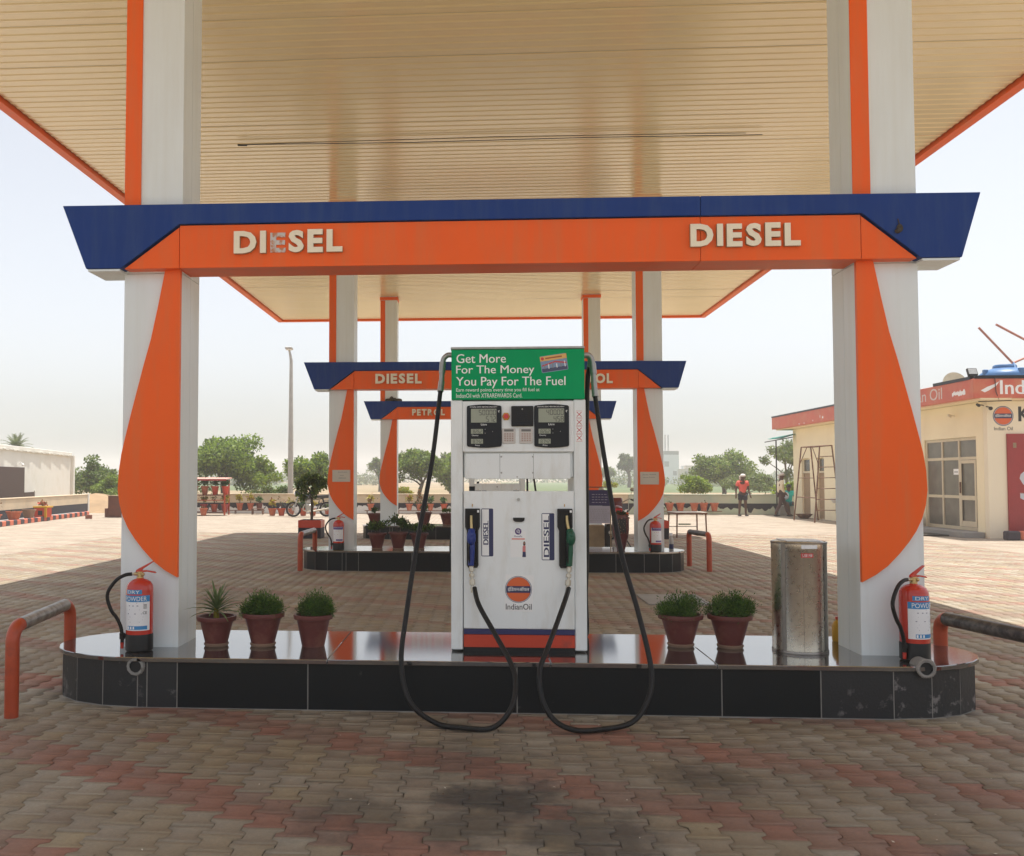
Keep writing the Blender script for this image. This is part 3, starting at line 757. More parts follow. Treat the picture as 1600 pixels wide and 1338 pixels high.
def make_pump(loc, label):
    t = thing('fuel_pump', label, 'fuel pump', loc, 0, 'fuel pumps on the islands')
    D = .50
    # carcass
    b = MB()
    b.box(DX(705), DX(723.5), 0, D, .012, 1.737); b.box(DX(895.5), DX(914), 0, D, .012, 1.737)
    b.build('side_pillar', m_sheet_white, t, bevel=.006)
    B('plinth', m_black, t, DX(724), DX(895), .012, D - .012, 0, .03)
    b = MB(); b.box(DX(724.6), DX(894.8), .020, D - .02, .03, 1.085); b.build('cabinet_body', m_sheet_white, t, bevel=.004)
    b = MB(); b.box(DX(724.6), DX(894.8), .030, D - .03, 1.20, 1.734); b.build('head_body', m_sheet_white, t, bevel=.004)
    B('inner_tray', m_black, t, DX(733), DX(742), .06, .2, 1.0855, 1.135)
    # green header with lettering
    h = MB(); h.box(DX(706), DX(912.5), -.012, D + .012, 1.738, DZ(549)); hd = h.build('header', m_green, t, bevel=.004)
    B('header_cap', m_alu, t, DX(705), DX(913), -.016, D + .016, DZ(548.6), DZ(545), bevel=.003)
    y = -.0132
    for s, x0, x1, p0, p1, bo in (('Get More', 714, 791, 570, 556, .012), ('For The Money', 713.5, 835, 589, 574, .012), ('You Pay For The Fuel', 713.5, 883, 608.5, 592, .012)):
        b = MB(); text(b, s, DX(x0), DX(x1), DZ(p0 - (0 if 'y' not in s else -1.5)), DZ(p1), y, bo); b.build('lettering', m_print_w, hd, smooth=0, recalc=False)
    for s, x0, x1, p0, p1 in (('Earn reward points every time you fill fuel at', 713.5, 843, 616.5, 609.5), ('IndianOil with XTRAREWARDS Card.', 713.5, 816, 624.5, 617.8)):
        b = MB(); text(b, s, DX(x0), DX(x1), DZ(p0), DZ(p1), y, 0); b.build('lettering', m_print_w, hd, smooth=0, recalc=False)
    # card picture, slightly tilted
    xf = Matrix.Translation((DX(865.5), 0, DZ(571))) @ Matrix.Rotation(-math.radians(8), 4, 'Y')
    def cardp(poly, yy, m):
        b = MB(xf); b.face(poly, yy); b.build('card_print', m, hd, smooth=0, recalc=False)
    w, q = .092, .058
    cardp(rrect(-w, w, -q, q, .008), y, M('card_sky', (.20, .30, .45), .4)); cardp(rect(-w, w, .022, q - .003), y - .0005, M('card_gold', (.70, .42, .12), .4))
    cardp(rect(-w * .95, w * .95, -q + .004, -.030), y - .0005, M('card_ground', (.06, .07, .14), .4))
    cardp([(-.085, -.006), (.01, .014), (.085, -.004), (.085, -.014), (.01, .004), (-.085, -.014)], y - .001, m_print_r)
    for k in range(6): cardp(rect(-.07 + k * .028, -.064 + k * .028, -.034, -.006 + .006 * (k % 3)), y - .001, m_print_w if k % 2 else m_fargrey)
    cardp(disc(-.075, .039, .011), y - .001, m_print_r)
    cardp(rect(-.055, .06, .034, .044), y - .001, M('card_brown', (.35, .10, .03), .4))
    # display head panel
    hp = MB(); hp.box(DX(723.6), DX(895.4), -.006, .0285, DZ(709), DZ(630)); hp = hp.build('display_panel', m_sheet_white, t, bevel=.003)
    for (xa, xb, big, small) in ((730, 784, '500.00', '5.72'), (834.5, 888, '400.00', '4.58')):
        b = MB(); b.prism(rrect(DX(xa), DX(xb), DZ(701), DZ(637), .014, 4, .008), -.022, -.0065); bz = b.build('display_bezel', m_bezel, t, bevel=.003, smooth=30)
        yb = -.0225
        flat('lcd', rect(DX(xa + 6.5), DX(xa + 46), DZ(663.5), DZ(642)), yb, m_lcd, bz)
        b = MB(); seven(b, big, DX(xa + 45), DZ(652), .037, yb - .0006); seven(b, small, DX(xa + 45), DZ(662.3), .037, yb - .0006); b.build('lcd_digits', m_print_k, bz, smooth=0, recalc=False)
        for k, (pz, s) in enumerate(((681, '826.2'), (696.5, '87.42'))):
            flat('lcd', rect(DX(xa + 6.5), DX(xa + 25), DZ(pz), DZ(pz - 7.5)), yb, m_lcd, bz)
            b = MB(); seven(b, s, DX(xa + 23.5), DZ(pz - .8), .025, yb - .0006); b.build('lcd_digits', m_print_k, bz, smooth=0, recalc=False)
        b = MB()
        text(b, 'ENSURE ZERO BEFORE DELIVERY', DX(xa + 5), DX(xb - 7), DZ(640), DZ(638.2), yb, .01)
        text(b, 'Litre', DX(xa + 22), DX(xa + 31), DZ(668), DZ(664.8), yb, .02)
        text(b, '₹', DX(xa + 48.5), DX(xa + 51), DZ(648), DZ(644.5), yb, .02)
        text(b, 'Density', DX(xa + 8), DX(xa + 18), DZ(685), DZ(682.4), yb, .01)
        text(b, 'Price', DX(xa + 13), DX(xa + 20), DZ(700), DZ(697.8), yb, .01)
        b.build('lettering', m_print_w, bz, smooth=0, recalc=False)
        b = MB()
        for (qx, qz) in ((xa + 28.5, 674), (xa + 28.5, 680), (xa + 40, 677.5)): b.ball((DX(qx), yb, DZ(qz)), (.003, .002, .003), 6, 4)
        b.build('indicator', m_alu, bz)
    # emergency stop, card reader, keypads
    b = MB(); b.prism([(DX(791) + .028 * math.cos(k * PI / 3), DZ(654) + .030 * math.sin(k * PI / 3)) for k in range(6)], -.012, -.0065)
    es = b.build('stop_button', M('stop_yellow', (.62, .30, .02), .4), t, bevel=.003)
    b = MB(); b.tube([(DX(791), -.011, DZ(654)), (DX(791), -.034, DZ(654))], [.014, .017], 14); b.build('button_cap', M('stop_red', (.62, .04, .05), .35), es)
    b = MB(); b.prism(rrect(DX(799), DX(833), DZ(669.5), DZ(638), .006), -.030, -.0065); cr = b.build('card_reader', m_black, t, bevel=.004)
    B('slot', m_bezel, cr, DX(803), DX(829), -.034, -.0305, DZ(666), DZ(662), bevel=.001)
    b = MB(); b.ball((DX(816), -.030, DZ(643)), (.006, .003, .006), 8, 6); b.build('screw', m_alu, cr)
    for k in range(4):
        B('panel_line', m_bezel, cr, DX(808), DX(824), -.0315, -.0303, DZ(650 + 3.3 * k), DZ(648.2 + 3.3 * k))
    for xa in (784.5, 811.3):
        b = MB(); b.prism(rrect(DX(xa), DX(xa + 21), DZ(696), DZ(672.5), .006), -.014, -.0065); kp = b.build('keypad', m_key, t, bevel=.002)
        flat('keypad_lcd', rect(DX(xa + 3.2), DX(xa + 18), DZ(677.5), DZ(674)), -.0146, M('lcd_dark', (.14, .14, .13), .3), kp)
        b = MB()
        for r_ in range(4):
            for c_ in range(4): b.box(DX(xa + 3.6 + c_ * 3.9), DX(xa + 6.0 + c_ * 3.9), -.0165, -.0142, DZ(682.3 + r_ * 3.4), DZ(680.2 + r_ * 3.4))
        b.build('keys', m_key2, kp, smooth=0)
    # apron panel below the head
    ap = MB(); ap.box(DX(727), DX(890.5), .010, .0295, DZ(751), DZ(711)); ap = ap.build('apron_panel', m_sheet_white, t, bevel=.003)
    b = MB()
    for px_ in (783.5, 832.5):
        for pz in (716.5, 741.5): b.ball((DX(px_), .0095, DZ(pz)), (.006, .004, .006), 8, 6)
    b.ball((DX(808), .0095, DZ(748)), (.005, .003, .005), 8, 6)
    b.build('screw', m_alu, ap)
    B('panel_seam', m_dark, ap, DX(781), DX(781.4), .0092, .0099, DZ(750), DZ(712)); B('panel_seam', m_dark, ap, DX(833), DX(833.4), .0092, .0099, DZ(750), DZ(712))
    # lower door with stripes
    dr = MB(); dr.box(DX(724.6), DX(895), -.010, .0185, DZ(982.4), DZ(770)); dr = dr.build('door', m_sheet_white, t, bevel=.005)
    B('stripe', m_dkblue, t, DX(724.6), DX(895), -.007, .0185, DZ(991), DZ(983), bevel=.002)
    B('base_panel', m_ored, t, DX(724.6), DX(895), -.007, .0185, .032, DZ(991.6), bevel=.002)
    yd = -.0108
    b = MB(); b.tube([(DX(809.5), -.0095, DZ(783)), (DX(809.5), -.020, DZ(783))], .011, 14); b.build('lock', m_alu, dr)
    b = MB(); b.prism([(DX(801), DZ(811)), (DX(819), DZ(811)), (DX(818.5), DZ(815.5)), (DX(815), DZ(817.5)), (DX(805), DZ(817.5)), (DX(801.5), DZ(815.5))], -.024, -.0105); b.build('pull_recess', m_black, dr, bevel=.002)
    # payment sticker: shaped paper, purple roundel, orange bar, little printed figure (square code left out)
    st = flat('payment_sticker', [(DX(797), DZ(872)), (DX(821), DZ(872)), (DX(821), DZ(832)), (DX(815), DZ(832))] + [(DX(809) + DX(809.5 + 6) * math.cos(a), DZ(831.5) + .027 * math.sin(a)) for a in [PI * k / 10 for k in range(11)]] + [(DX(803), DZ(832)), (DX(797), DZ(832))], yd, m_print_w, dr)
    flat('roundel', disc(DX(809), DZ(832.2), .0225), yd - .0006, M('purple_print', (.07, .02, .16), .4), st)
    b = MB(); text(b, 'पे', DX(806), DX(812), DZ(835.5), DZ(829), yd - .0012, .02); b.build('lettering', m_print_w, st, smooth=0, recalc=False)
    flat('bar', rect(DX(799), DX(819), DZ(844.8), DZ(843)), yd - .0006, M('coral_print', (.70, .16, .10), .4), st)
    b = MB(); text(b, 'PhonePe', DX(803), DX(815), DZ(841), DZ(838.5), yd - .0006, .01); b.build('lettering', m_lpurple, st, smooth=0, recalc=False)
    flat('figure_print', [(DX(815.5), DZ(863.5)), (DX(820.3), DZ(864)), (DX(820.4), DZ(855)), (DX(818.5), DZ(853.6)), (DX(815.8), DZ(855))], yd - .0006, M('pink_print', (.62, .20, .20), .5), st)
    flat('figure_print', [(DX(815.2), DZ(871.8)), (DX(820.8), DZ(871.8)), (DX(820.4), DZ(863.5)), (DX(815.8), DZ(863.5))], yd - .0007, m_print_b, st)
    flat('figure_print', [(DX(818.3) + .0085 * math.cos(a), DZ(851.3) + .017 * math.sin(a)) for a in [2 * PI * k / 14 for k in range(14)]], yd - .0005, M('hair_print', (.03, .018, .015), .5), st)
    flat('figure_print', disc(DX(818), DZ(850.3), .0065, 12), yd - .0011, M('skin_print', (.30, .15, .09), .5), st)
    # round emblem sticker, a little crooked
    xf = Matrix.Translation((DX(810), 0, DZ(927))) @ Matrix.Rotation(math.radians(2.2), 4, 'Y')
    b = MB(xf); b.face(rect(-.0965, .0965, -.125, .124), yd); es2 = b.build('emblem_sticker', m_print_w, dr, smooth=0, recalc=False)
    logo(es2, DX(809), DZ(921.5), .092, yd - .0006)
    b = MB(); text(b, 'IndianOil', DX(789.5), DX(829), DZ(952.5), DZ(943.5), yd - .0006, .012); b.build('lettering', m_print_k, es2, smooth=0, recalc=False)
    # DIESEL stickers read upwards
    for (xa, xb, za, zb, tx0, tx1, t0, t1) in ((752, 770.5, 871, 797, 755, 763, 852.5, 816.5), (845, 864.5, 876.5, 804, 848, 856.5, 871, 808.5)):
        s1 = flat('diesel_sticker', rrect(DX(xa), DX(xb), DZ(za), DZ(zb), .008), yd, m_print_b, dr)
        flat('sticker_field', rect(DX(xa + 1), DX(xa + 11.8), DZ(za - 1.2), DZ(zb + 1.2)), yd - .0006, m_print_w, s1)
        xf = Matrix(((0, 0, -1, DX(tx1)), (0, 1, 0, 0), (1, 0, 0, DZ(t0)), (0, 0, 0, 1)))
        b = MB(xf); text(b, 'DIESEL', 0, DZ(t1) - DZ(t0), 0, DX(tx1) - DX(tx0), yd - .0012, .075); b.build('lettering', m_print_b, s1, smooth=0, recalc=False)
    # warning stickers on the pillar
    for k in range(4):
        zc = DZ(651 + 12.2 * k)
        s1 = flat('warning_sticker', rect(DX(898.3), DX(909.8), zc - .026, zc + .026), -.0012, m_print_w, t)
        b = MB()
        for sg in (-1, 1):
            d = Vector((.016, .016 * sg)); nn = Vector((-d.y, d.x)).normalized() * .0022; c_ = Vector((DX(904), zc))
            b.face([tuple(c_ - d - nn), tuple(c_ + d - nn), tuple(c_ + d + nn), tuple(c_ - d + nn)], -.0018 - .0003 * sg)
        for e in ((-1, 1, -1, -.92), (-1, 1, .92, 1)): b.face(rect(DX(904) + .022 * e[0], DX(904) + .022 * e[1], zc + .024 * e[2], zc + .024 * e[3]), -.0018)
        b.build('red_cross', m_print_r, s1, smooth=0, recalc=False)
    # green smear left on the outer side of the near pillar
    b = MB(); b.box(DX(704.3), DX(704.95), .1, .4, DZ(760), DZ(738)); b.build('green_patch', m_green, t, smooth=0)
    # nozzle holsters
    for (cx, sgn, mm) in ((738.5, 1, m_nblue), (880.5, 1, m_ngreen)):
        prof = [(-11.5, 798.5), (-11, 797), (11, 797), (11.5, 798.5), (11.5, 825), (9, 831), (9, 884), (7, 888), (-7, 888), (-9, 884), (-9, 831), (-11.5, 825)]
        rim = [(DX(cx + a), DZ(z)) for a, z in prof]
        inn = [(DX(cx + a * .74), DZ(842 + (z - 842) * .92)) for a, z in prof]
        b = MB(); n = len(rim)
        vv = [(x, -.012, z) for x, z in rim] + [(x, -.040, z) for x, z in rim] + [(x, -.040, z) for x, z in inn] + [(x, -.013, z) for x, z in inn]
        ff = [(r_ * n + i, r_ * n + (i + 1) % n, (r_ + 1) * n + (i + 1) % n, (r_ + 1) * n + i) for r_ in range(3) for i in range(n)] + [tuple(range(3 * n, 4 * n))]
        b.add(vv, ff); ho = b.build('nozzle_holster', m_black, t, smooth=30)
        B('holster_tag', m_print_w, ho, DX(cx + 7.2), DX(cx + 10.4), -.0416, -.0402, DZ(803), DZ(799.3))
        B('holster_clip', m_yellow, ho, DX(cx - .8), DX(cx + .3), -.016, -.0105, DZ(794), DZ(790))
    def nozzle(cx, dx, mm, name):
        # spout up into the holster, lever body, grip, hose swivel
        b = MB()
        ax = lambda px_, py_, yy: (DX(px_), yy, DZ(py_))
        b.tube(spline([ax(cx - 1 + dx, 884, -.050), ax(cx + dx, 868, -.052), ax(cx + dx * 1.1, 850, -.054), ax(cx + dx * 1.3, 838, -.056), ax(cx + dx, 828, -.046)], 4), [.021] * 5 + [.023] * 4 + [.028] * 4 + [.025] * 3 + [.016], 12)
        b.ball(ax(cx + dx * 1.6 - .3, 841, -.064), (.032, .034, .056), 14, 10)
        b.ball(ax(cx + dx * 1.6 + .2, 837, -.080), (.019, .020, .024), 12, 8)
        nz = b.build(name, mm, t, smooth=60)
        b = MB(); b.tube(spline([ax(cx + dx * 1.1 - 3, 848, -.072), ax(cx + dx - 4.5, 862, -.080), ax(cx + dx - 3, 880, -.064)], 4), .006, 6); b.build('trigger', m_black, nz)
        b = MB(); b.tube(spline([ax(cx + dx * .6, 829, -.046), ax(cx + dx * .1 - .5, 818, -.038), ax(cx - .4, 808, -.026)], 4), .0105, 10); b.build('spout', m_brass, nz)
        b = MB(); prof = []
        x, y0_ = cx - .5 + dx * .9, 885
        for k, (dz, r_) in enumerate(((0, .014), (1.5, .0175), (8, .0175), (8.6, .0095), (11, .0095), (11.6, .0185), (16.5, .0185), (17, .010), (20, .010), (20.5, .0195), (28.5, .0195), (29, .011), (32, .014), (40, .014))):
            prof.append((ax(x + dz * (.06 if cx < 800 else -.10), y0_ + dz, -.052 - dz * .0006), r_))
        for i in range(len(prof) - 1): b.tube([prof[i][0], prof[i + 1][0]], [prof[i][1], prof[i + 1][1]], 12, cap=(i in (0, len(prof) - 2)))
        b.build('swivel', m_chrome, nz, smooth=30)
    nozzle(737, 0, m_nblue, 'blue_nozzle'); nozzle(884, 3.2, m_ngreen, 'green_nozzle')
    # booms and hoses
    for pts, sg in ((HL, -1), (HR, 1)):
        a = spline(pts[:4], 6); b = MB(); b.tube([(pts[0][0] - sg * .03, pts[0][1], pts[0][2])] + a[:13], .019, 12); bo = b.build('hose_boom', m_alu, t, smooth=60)
        b = MB(); b.tube([a[12], a[15]], .0235, 12); b.tube([a[14], a[18]], .019, 12); p5 = Vector(pts[4]); b.tube([a[17], p5], .0225, 10); b.build('hose_coupling', m_alu, bo, smooth=40)
        b = MB(); b.tube(spline(pts[4:], 8), .0165, 12); b.build('hose', m_hose, t, smooth=60)
    a = spline(HB, 7); b = MB(); b.tube(a[:18], .019, 12); b.build('hose_boom', m_alu, t, smooth=60)
    b = MB(); b.tube(a[17:], .0180, 12); b.build('hose', m_hose, t, smooth=60)
    return t
pump = make_pump((.249, 6.62, ISZ), 'nearest white fuel pump with green header, on the island with the steel bin')
pump2 = dup(pump, (.249, 15.94, ISZ), None, 'white fuel pump on the middle island, hidden behind the nearest pump')

# ------------------------------------------------------------------ fire extinguishers
def make_ext(loc, label, turn=0., variant=0, group='fire extinguishers by the columns'):
    t = thing('fire_extinguisher', label, 'fire extinguisher', loc, turn, group)
    R_, H_ = .0915, .40
    b = MB(); b.lathe([(.0, 0.005), (.082, 0.0), (.0935, .012), (.0935, .118), (.090, .124), (.0, .124)], 32); b.build('base_skirt', m_black, t, smooth=40)
    b = MB(); b.lathe([(R_, .120), (R_, .42), (.088, .450), (.074, .474), (.050, .490), (.026, .497), (.022, .505)], 36); b.build('cylinder', m_red, t, smooth=50)
    def wrap(r): return lambda p: (r * math.sin(p[0] / r), -r * math.cos(p[0] / r), p[2])
    def patch(x0, x1, z0, z1, r, m, nm, par):
        k = 14; b = MB(); xs = [x0 + (x1 - x0) * i / k for i in range(k + 1)]; w = wrap(r)
        b.add([w((x, 0, z0)) for x in xs] + [w((x, 0, z1)) for x in xs], [(i, i + 1, i + k + 2, i + k + 1) for i in range(k)])
        return b.build(nm, m, par, smooth=60, recalc=False)
    lab = patch(-.115, .095, .150, .388, R_ + .0008, m_label, 'label', t)
    if variant == 0:
        patch(-.115, .095, .345, .389, R_ + .0014, m_lblue, 'label_band', lab)
        b = MB(); text(b, 'POWDER', -.092, .070, .352, .382, 0, 0, mapf=wrap(R_ + .0038)); b.build('lettering', m_print_w, lab, smooth=0, recalc=False)
        top = patch(-.085, .035, .398, .428, R_ + .0008, m_lblue, 'label_band', t)
        b = MB(); text(b, 'DRY', -.070, .020, .402, .424, 0, 0, mapf=wrap(R_ + .0034)); b.build('lettering', m_print_w, top, smooth=0, recalc=False)
        patch(-.070, .075, .157, .182, R_ + .0014, m_lblue, 'label_band', lab)
        for k in range(3): patch(-.066 + k * .02, -.055 + k * .02, .160, .178, R_ + .002, m_print_w, 'label_mark', lab)
    else:
        patch(-.105, .085, .345, .392, R_ + .0014, m_lpurple, 'label_band', lab)
        b = MB(); text(b, 'POWDER', -.08, .06, .370, .386, 0, 0, mapf=wrap(R_ + .0038)); b.build('lettering', m_label, lab, smooth=0, recalc=False)
        patch(-.040, .080, .160, .186, R_ + .0014, m_lpurple, 'label_band', lab)
    b = MB(); w = wrap(R_ + .0015)
    for r_, (z, segs) in enumerate(((.335, ((-.0, .05),)), (.316, ((-.06, -.05), (-.03, -.02), (.0, .012))), (.290, ((-.055, .02),)), (.262, ((-.07, -.06), (-.015, -.005), (.03, .034))), (.240, ((-.05, .045),)), (.222, ((-.06, .04),)), (.205, ((-.05, .02),)))):
        for (a, c) in segs: b.add([w((a, 0, z)), w((c, 0, z)), w((c, 0, z + .006)), w((a, 0, z + .006))], [(0, 1, 2, 3)])
    b.build('small_print', M('small_print', (.30, .30, .38), .5) if variant == 0 else M('small_print_red', (.5, .18, .2), .5), lab, smooth=0, recalc=False)
    if variant == 0:
        b = MB(); text(b, 'CE', .042, .072, .262, .280, 0, 0, mapf=wrap(R_ + .0038))
        for k in range(4): b.add([w((.046, 0, .30 + k * .008)), w((.07, 0, .30 + k * .008)), w((.07, 0, .304 + k * .008)), w((.046, 0, .304 + k * .008))], [(0, 1, 2, 3)])
        b.build('lettering', m_print_k, lab, smooth=0, recalc=False)
    b = MB(); b.lathe([(.024, .500), (.024, .512), (.017, .514), (.017, .532), (.021, .534), (.021, .545), (.0, .546)], 14); b.tube([(0, 0, .527), (-.038, 0, .529)], .012, 10); b.ball((.022, -.012, .526), (.013, .013, .013), 10, 7)
    b.build('valve', m_brass, t, smooth=40)
    b = MB(); b.prism([(-.03, .542), (-.026, .556), (.0, .572), (.088, .618), (.092, .612), (.02, .562), (.012, .545)], -.011, .011); b.build('carry_handle', m_red, t, bevel=.002)
    b = MB(); b.prism([(.0, .538), (.0, .552), (.04, .556), (.10, .546), (.112, .537), (.108, .533), (.05, .544)], -.010, .010); b.build('squeeze_lever', m_red, t, bevel=.002)
    b = MB(); b.tube([(-.036, 0, .529), (-.062, 0, .527)], .010, 10); b.build('hose_ferrule', m_chrome, t)
    hp = [(-.055, 0, .528), (-.10, -.01, .522), (-.155, -.02, .49), (-.205, -.03, .42), (-.213, -.03, .36), (-.185, -.03, .28), (-.15, -.025, .23), (-.122, -.02, .165), (-.112, -.02, .10), (-.112, -.02, .06)]
    b = MB(); b.tube(spline(hp, 6), .0125, 10); b.build('hose', m_hose, t, smooth=60)
    b = MB(); b.tube([(-.112, -.02, .125), (-.112, -.02, .085)], .019, 10); b.box(-.118, -.085, -.03, .0, .095, .118); b.build('hose_clip', m_black, t)
    b = MB(); b.tube([(-.112, -.02, .062), (-.112, -.02, .02)], [.013, .010], 10); b.build('nozzle_tip', m_red, t)
    return t
make_ext((-2.372, 6.505, ISZ), 'red fire extinguisher beside the spiky potted plant, in front of the nearest column', .12)
make_ext((2.83, 6.50, ISZ), 'red fire extinguisher at the column next to the steel bin', math.radians(24))
make_ext((-2.375, 15.70, ISZ), 'red and purple labelled extinguisher beside the three potted plants of the middle island', math.radians(6), 1)
make_ext((2.80, 15.70, ISZ), 'red and purple labelled extinguisher between the maroon urn and the spray bottle', math.radians(16), 1)

# ------------------------------------------------------------------ potted plants
def pot_mesh(h, r0, r1, rim=.035, lip=.014):
    b = MB(); b.lathe([(0, .0), (r0, 0), (r0 + (r1 - r0) * (1 - rim / h) - .002, h - rim), (r1 + lip - .004, h - rim + .004), (r1 + lip, h - .006), (r1 + lip - .003, h), (r1 - .006, h), (r1 - .012, h - rim)], 28)
    return b
def make_pot(loc, label, h, r0, r1, m, foot=True, plant=None, group='potted plants on the nearest island', cat='potted plant', name='potted_plant', foot_m=None):
    t = thing(name, label, cat, loc, random.uniform(0, 6), group)
    z = 0
    if foot:
        b = MB(); b.lathe([(0, 0), (r0 * 1.02, 0), (r0 * 1.12, .012), (r0 * 1.12, .022), (r0 * .98, .026)], 24); b.build('saucer', foot_m or m_saucer, t, smooth=40); z = .018
    b = pot_mesh(h - z, r0, r1); b.v = [(x, y, q + z) for x, y, q in b.v]; b.build('pot', m, t, smooth=40)
    b = MB(); b.lathe([(0, h - .03), (r1 - .008, h - .032)], 20); b.build('soil', m_soil, t)
    if plant: plant(t, h - .03, r1)
    return t
def fern(hh, rr, n=1500, off=(0, 0)):
    def f(t, z, r):
        nb = 26; bl = []
        for k in range(nb):
            a = random.uniform(0, 2 * PI); q = math.sqrt(random.random()) * rr * .82
            hz = hh * (1 - .55 * (q / rr) ** 2) * random.uniform(.55, 1.)
            bl.append((off[0] * (hz / hh) + q * math.cos(a), off[1] + q * math.sin(a), z + hz * .55, rr * .24, rr * .24, hz * .46))
        P, d = blob_points(bl, n * 5, .7); P += rng.normal(size=P.shape) * np.where(rng.random((len(P), 1)) < .08, .024, .009)
        me = leaf_mesh('fronds', P, .0062, [m_fern, m_fern2], .4, 3.2, rng.choice([0, 1], n * 5, p=[.6, .4]), dirs=d * np.array([1, 1, .6]) + np.array([0, 0, .5]))
        put('fronds', me, t)
        b = MB()
        for k in range(10):
            a = random.uniform(0, 2 * PI); q = rr * random.uniform(.2, .9); b.tube([(0, 0, z - .01), (q * .4 * math.cos(a), q * .4 * math.sin(a), z + hh * .5), (q * math.cos(a), q * math.sin(a), z + hh * random.uniform(.5, .95))], .002, 4)
        b.build('stems', m_fern, t)
    return f
def blade(b, base, az, L_, w, rise, droop, n=7):
    """one strap leaf, folded along its midrib"""
    L = []; C_ = []; R_ = []
    for i in range(n + 1):
        s = i / n; x = L_ * s * math.cos(rise) + .0; z = L_ * (s * math.sin(rise) - droop * s * s)
        ww = w * (1 - s ** 2.2) * (.55 + .45 * min(1, s * 4)) + .0006
        p = Vector((base[0] + x * math.cos(az), base[1] + x * math.sin(az), base[2] + z)); sd_ = Vector((-math.sin(az), math.cos(az), 0)) * ww
        L.append(p + sd_ + Vector((0, 0, ww * .5))); C_.append(p); R_.append(p - sd_ + Vector((0, 0, ww * .5)))
    m = n + 1; b.add(L + C_ + R_, [(i, i + 1, m + i + 1, m + i) for i in range(n)] + [(m + i, m + i + 1, 2 * m + i + 1, 2 * m + i) for i in range(n)])
def spiky(t, z, r):
    b = MB(); b.tube([(0, 0, z - .02), (.004, 0, z + .05), (.003, .004, z + .09)], [.022, .019, .013], 9); b.build('stem', m_yleaf, t)
    for k in range(44):
        b = MB(); s = k / 44
        blade(b, (0, 0, z + .045 + .055 * s), k * 2.399, random.uniform(.20, .28) * (1 - .15 * s), .0105, .25 + 1.05 * s, .42 * (1 - s * .75))
        b.build('leaf', m_spike, t, smooth=80, recalc=False)
make_pot((-1.895, 6.74, ISZ), 'maroon pot with a spiky strap-leaved plant beside the column', .212, .078, .128, m_terra, True, spiky)
make_pot((-1.563, 6.76, ISZ), 'maroon pot with a wide dome of ferny green, between spiky plant and another fern pot', .236, .082, .140, m_terra, True, fern(.195, .152))
make_pot((-1.205, 6.78, ISZ), 'maroon pot with a peaked ferny plant, next to the pump on the spiky plant side', .224, .080, .128, m_terra, False, fern(.215, .130, 1300, (.04, 0)))
make_pot((1.405, 6.93, ISZ), 'maroon pot with round ferny plant, nearer the pump of the two near the bin', .228, .084, .145, m_terra, True, fern(.195, .165))
make_pot((1.742, 6.90, ISZ), 'maroon pot with trailing ferny plant, right beside the stainless bin', .232, .082, .142, m_terra, True, fern(.215, .172, 1700))
def shrub(hh, rr, n, size=.03, mats=None, up=.3):
    def f(t, z, r):
        P, d = blob_points(crown_blobs((0, 0, z + hh * .5), (rr, rr, hh * .5), 14), n, .6)
        me = leaf_mesh('foliage', P, size, mats or [m_leaf, m_fern2], up, 1.7, rng.choice([0, 1], n, p=[.75, .25]))
        put('foliage', me, t)
        b = MB()
        for k in range(6):
            a = random.uniform(0, 2 * PI); b.tube([(0, 0, z - .02), (rr * .3 * math.cos(a), rr * .3 * math.sin(a), z + hh * .45), (rr * .7 * math.cos(a), rr * .7 * math.sin(a), z + hh * .8)], [.006, .004, .002], 5)
        b.build('stems', m_bark, t)
    return f
G2 = 'potted plants on the middle island'
make_pot((-1.76, 15.95, ISZ), 'maroon potted shrub beside the middle extinguisher, first of three on its island', .275, .085, .150, m_terra, True, shrub(.26, .22, 700), G2)
make_pot((-1.405, 15.96, ISZ), 'maroon potted shrub with one tall sprig, second of three on the middle island', .29, .088, .155, m_terra, True, shrub(.36, .24, 800), G2)
make_pot((-1.06, 15.97, ISZ), 'maroon potted shrub nearest the hidden pump, third of three on the middle island', .275, .085, .150, m_terra, True, shrub(.26, .25, 700), G2)
G3 = 'potted plants on the farthest island'
make_pot((-2.72, 24.1, ISZ), 'small bowl shaped maroon pot with tuft at the end of the farthest island', .30, .10, .19, m_terra, True, shrub(.24, .13, 300), G3)
make_pot((-1.47, 24.1, ISZ), 'maroon pot with a narrow dark tuft on the farthest island, behind the hose', .33, .12, .20, m_terra, True, shrub(.30, .14, 350), G3)
make_pot((-.86, 24.1, ISZ), 'maroon pot with low pale tuft on the farthest island, at the pump side', .30, .13, .215, m_terra, True, shrub(.20, .20, 350, .03, [m_fern2, m_leaf]), G3)

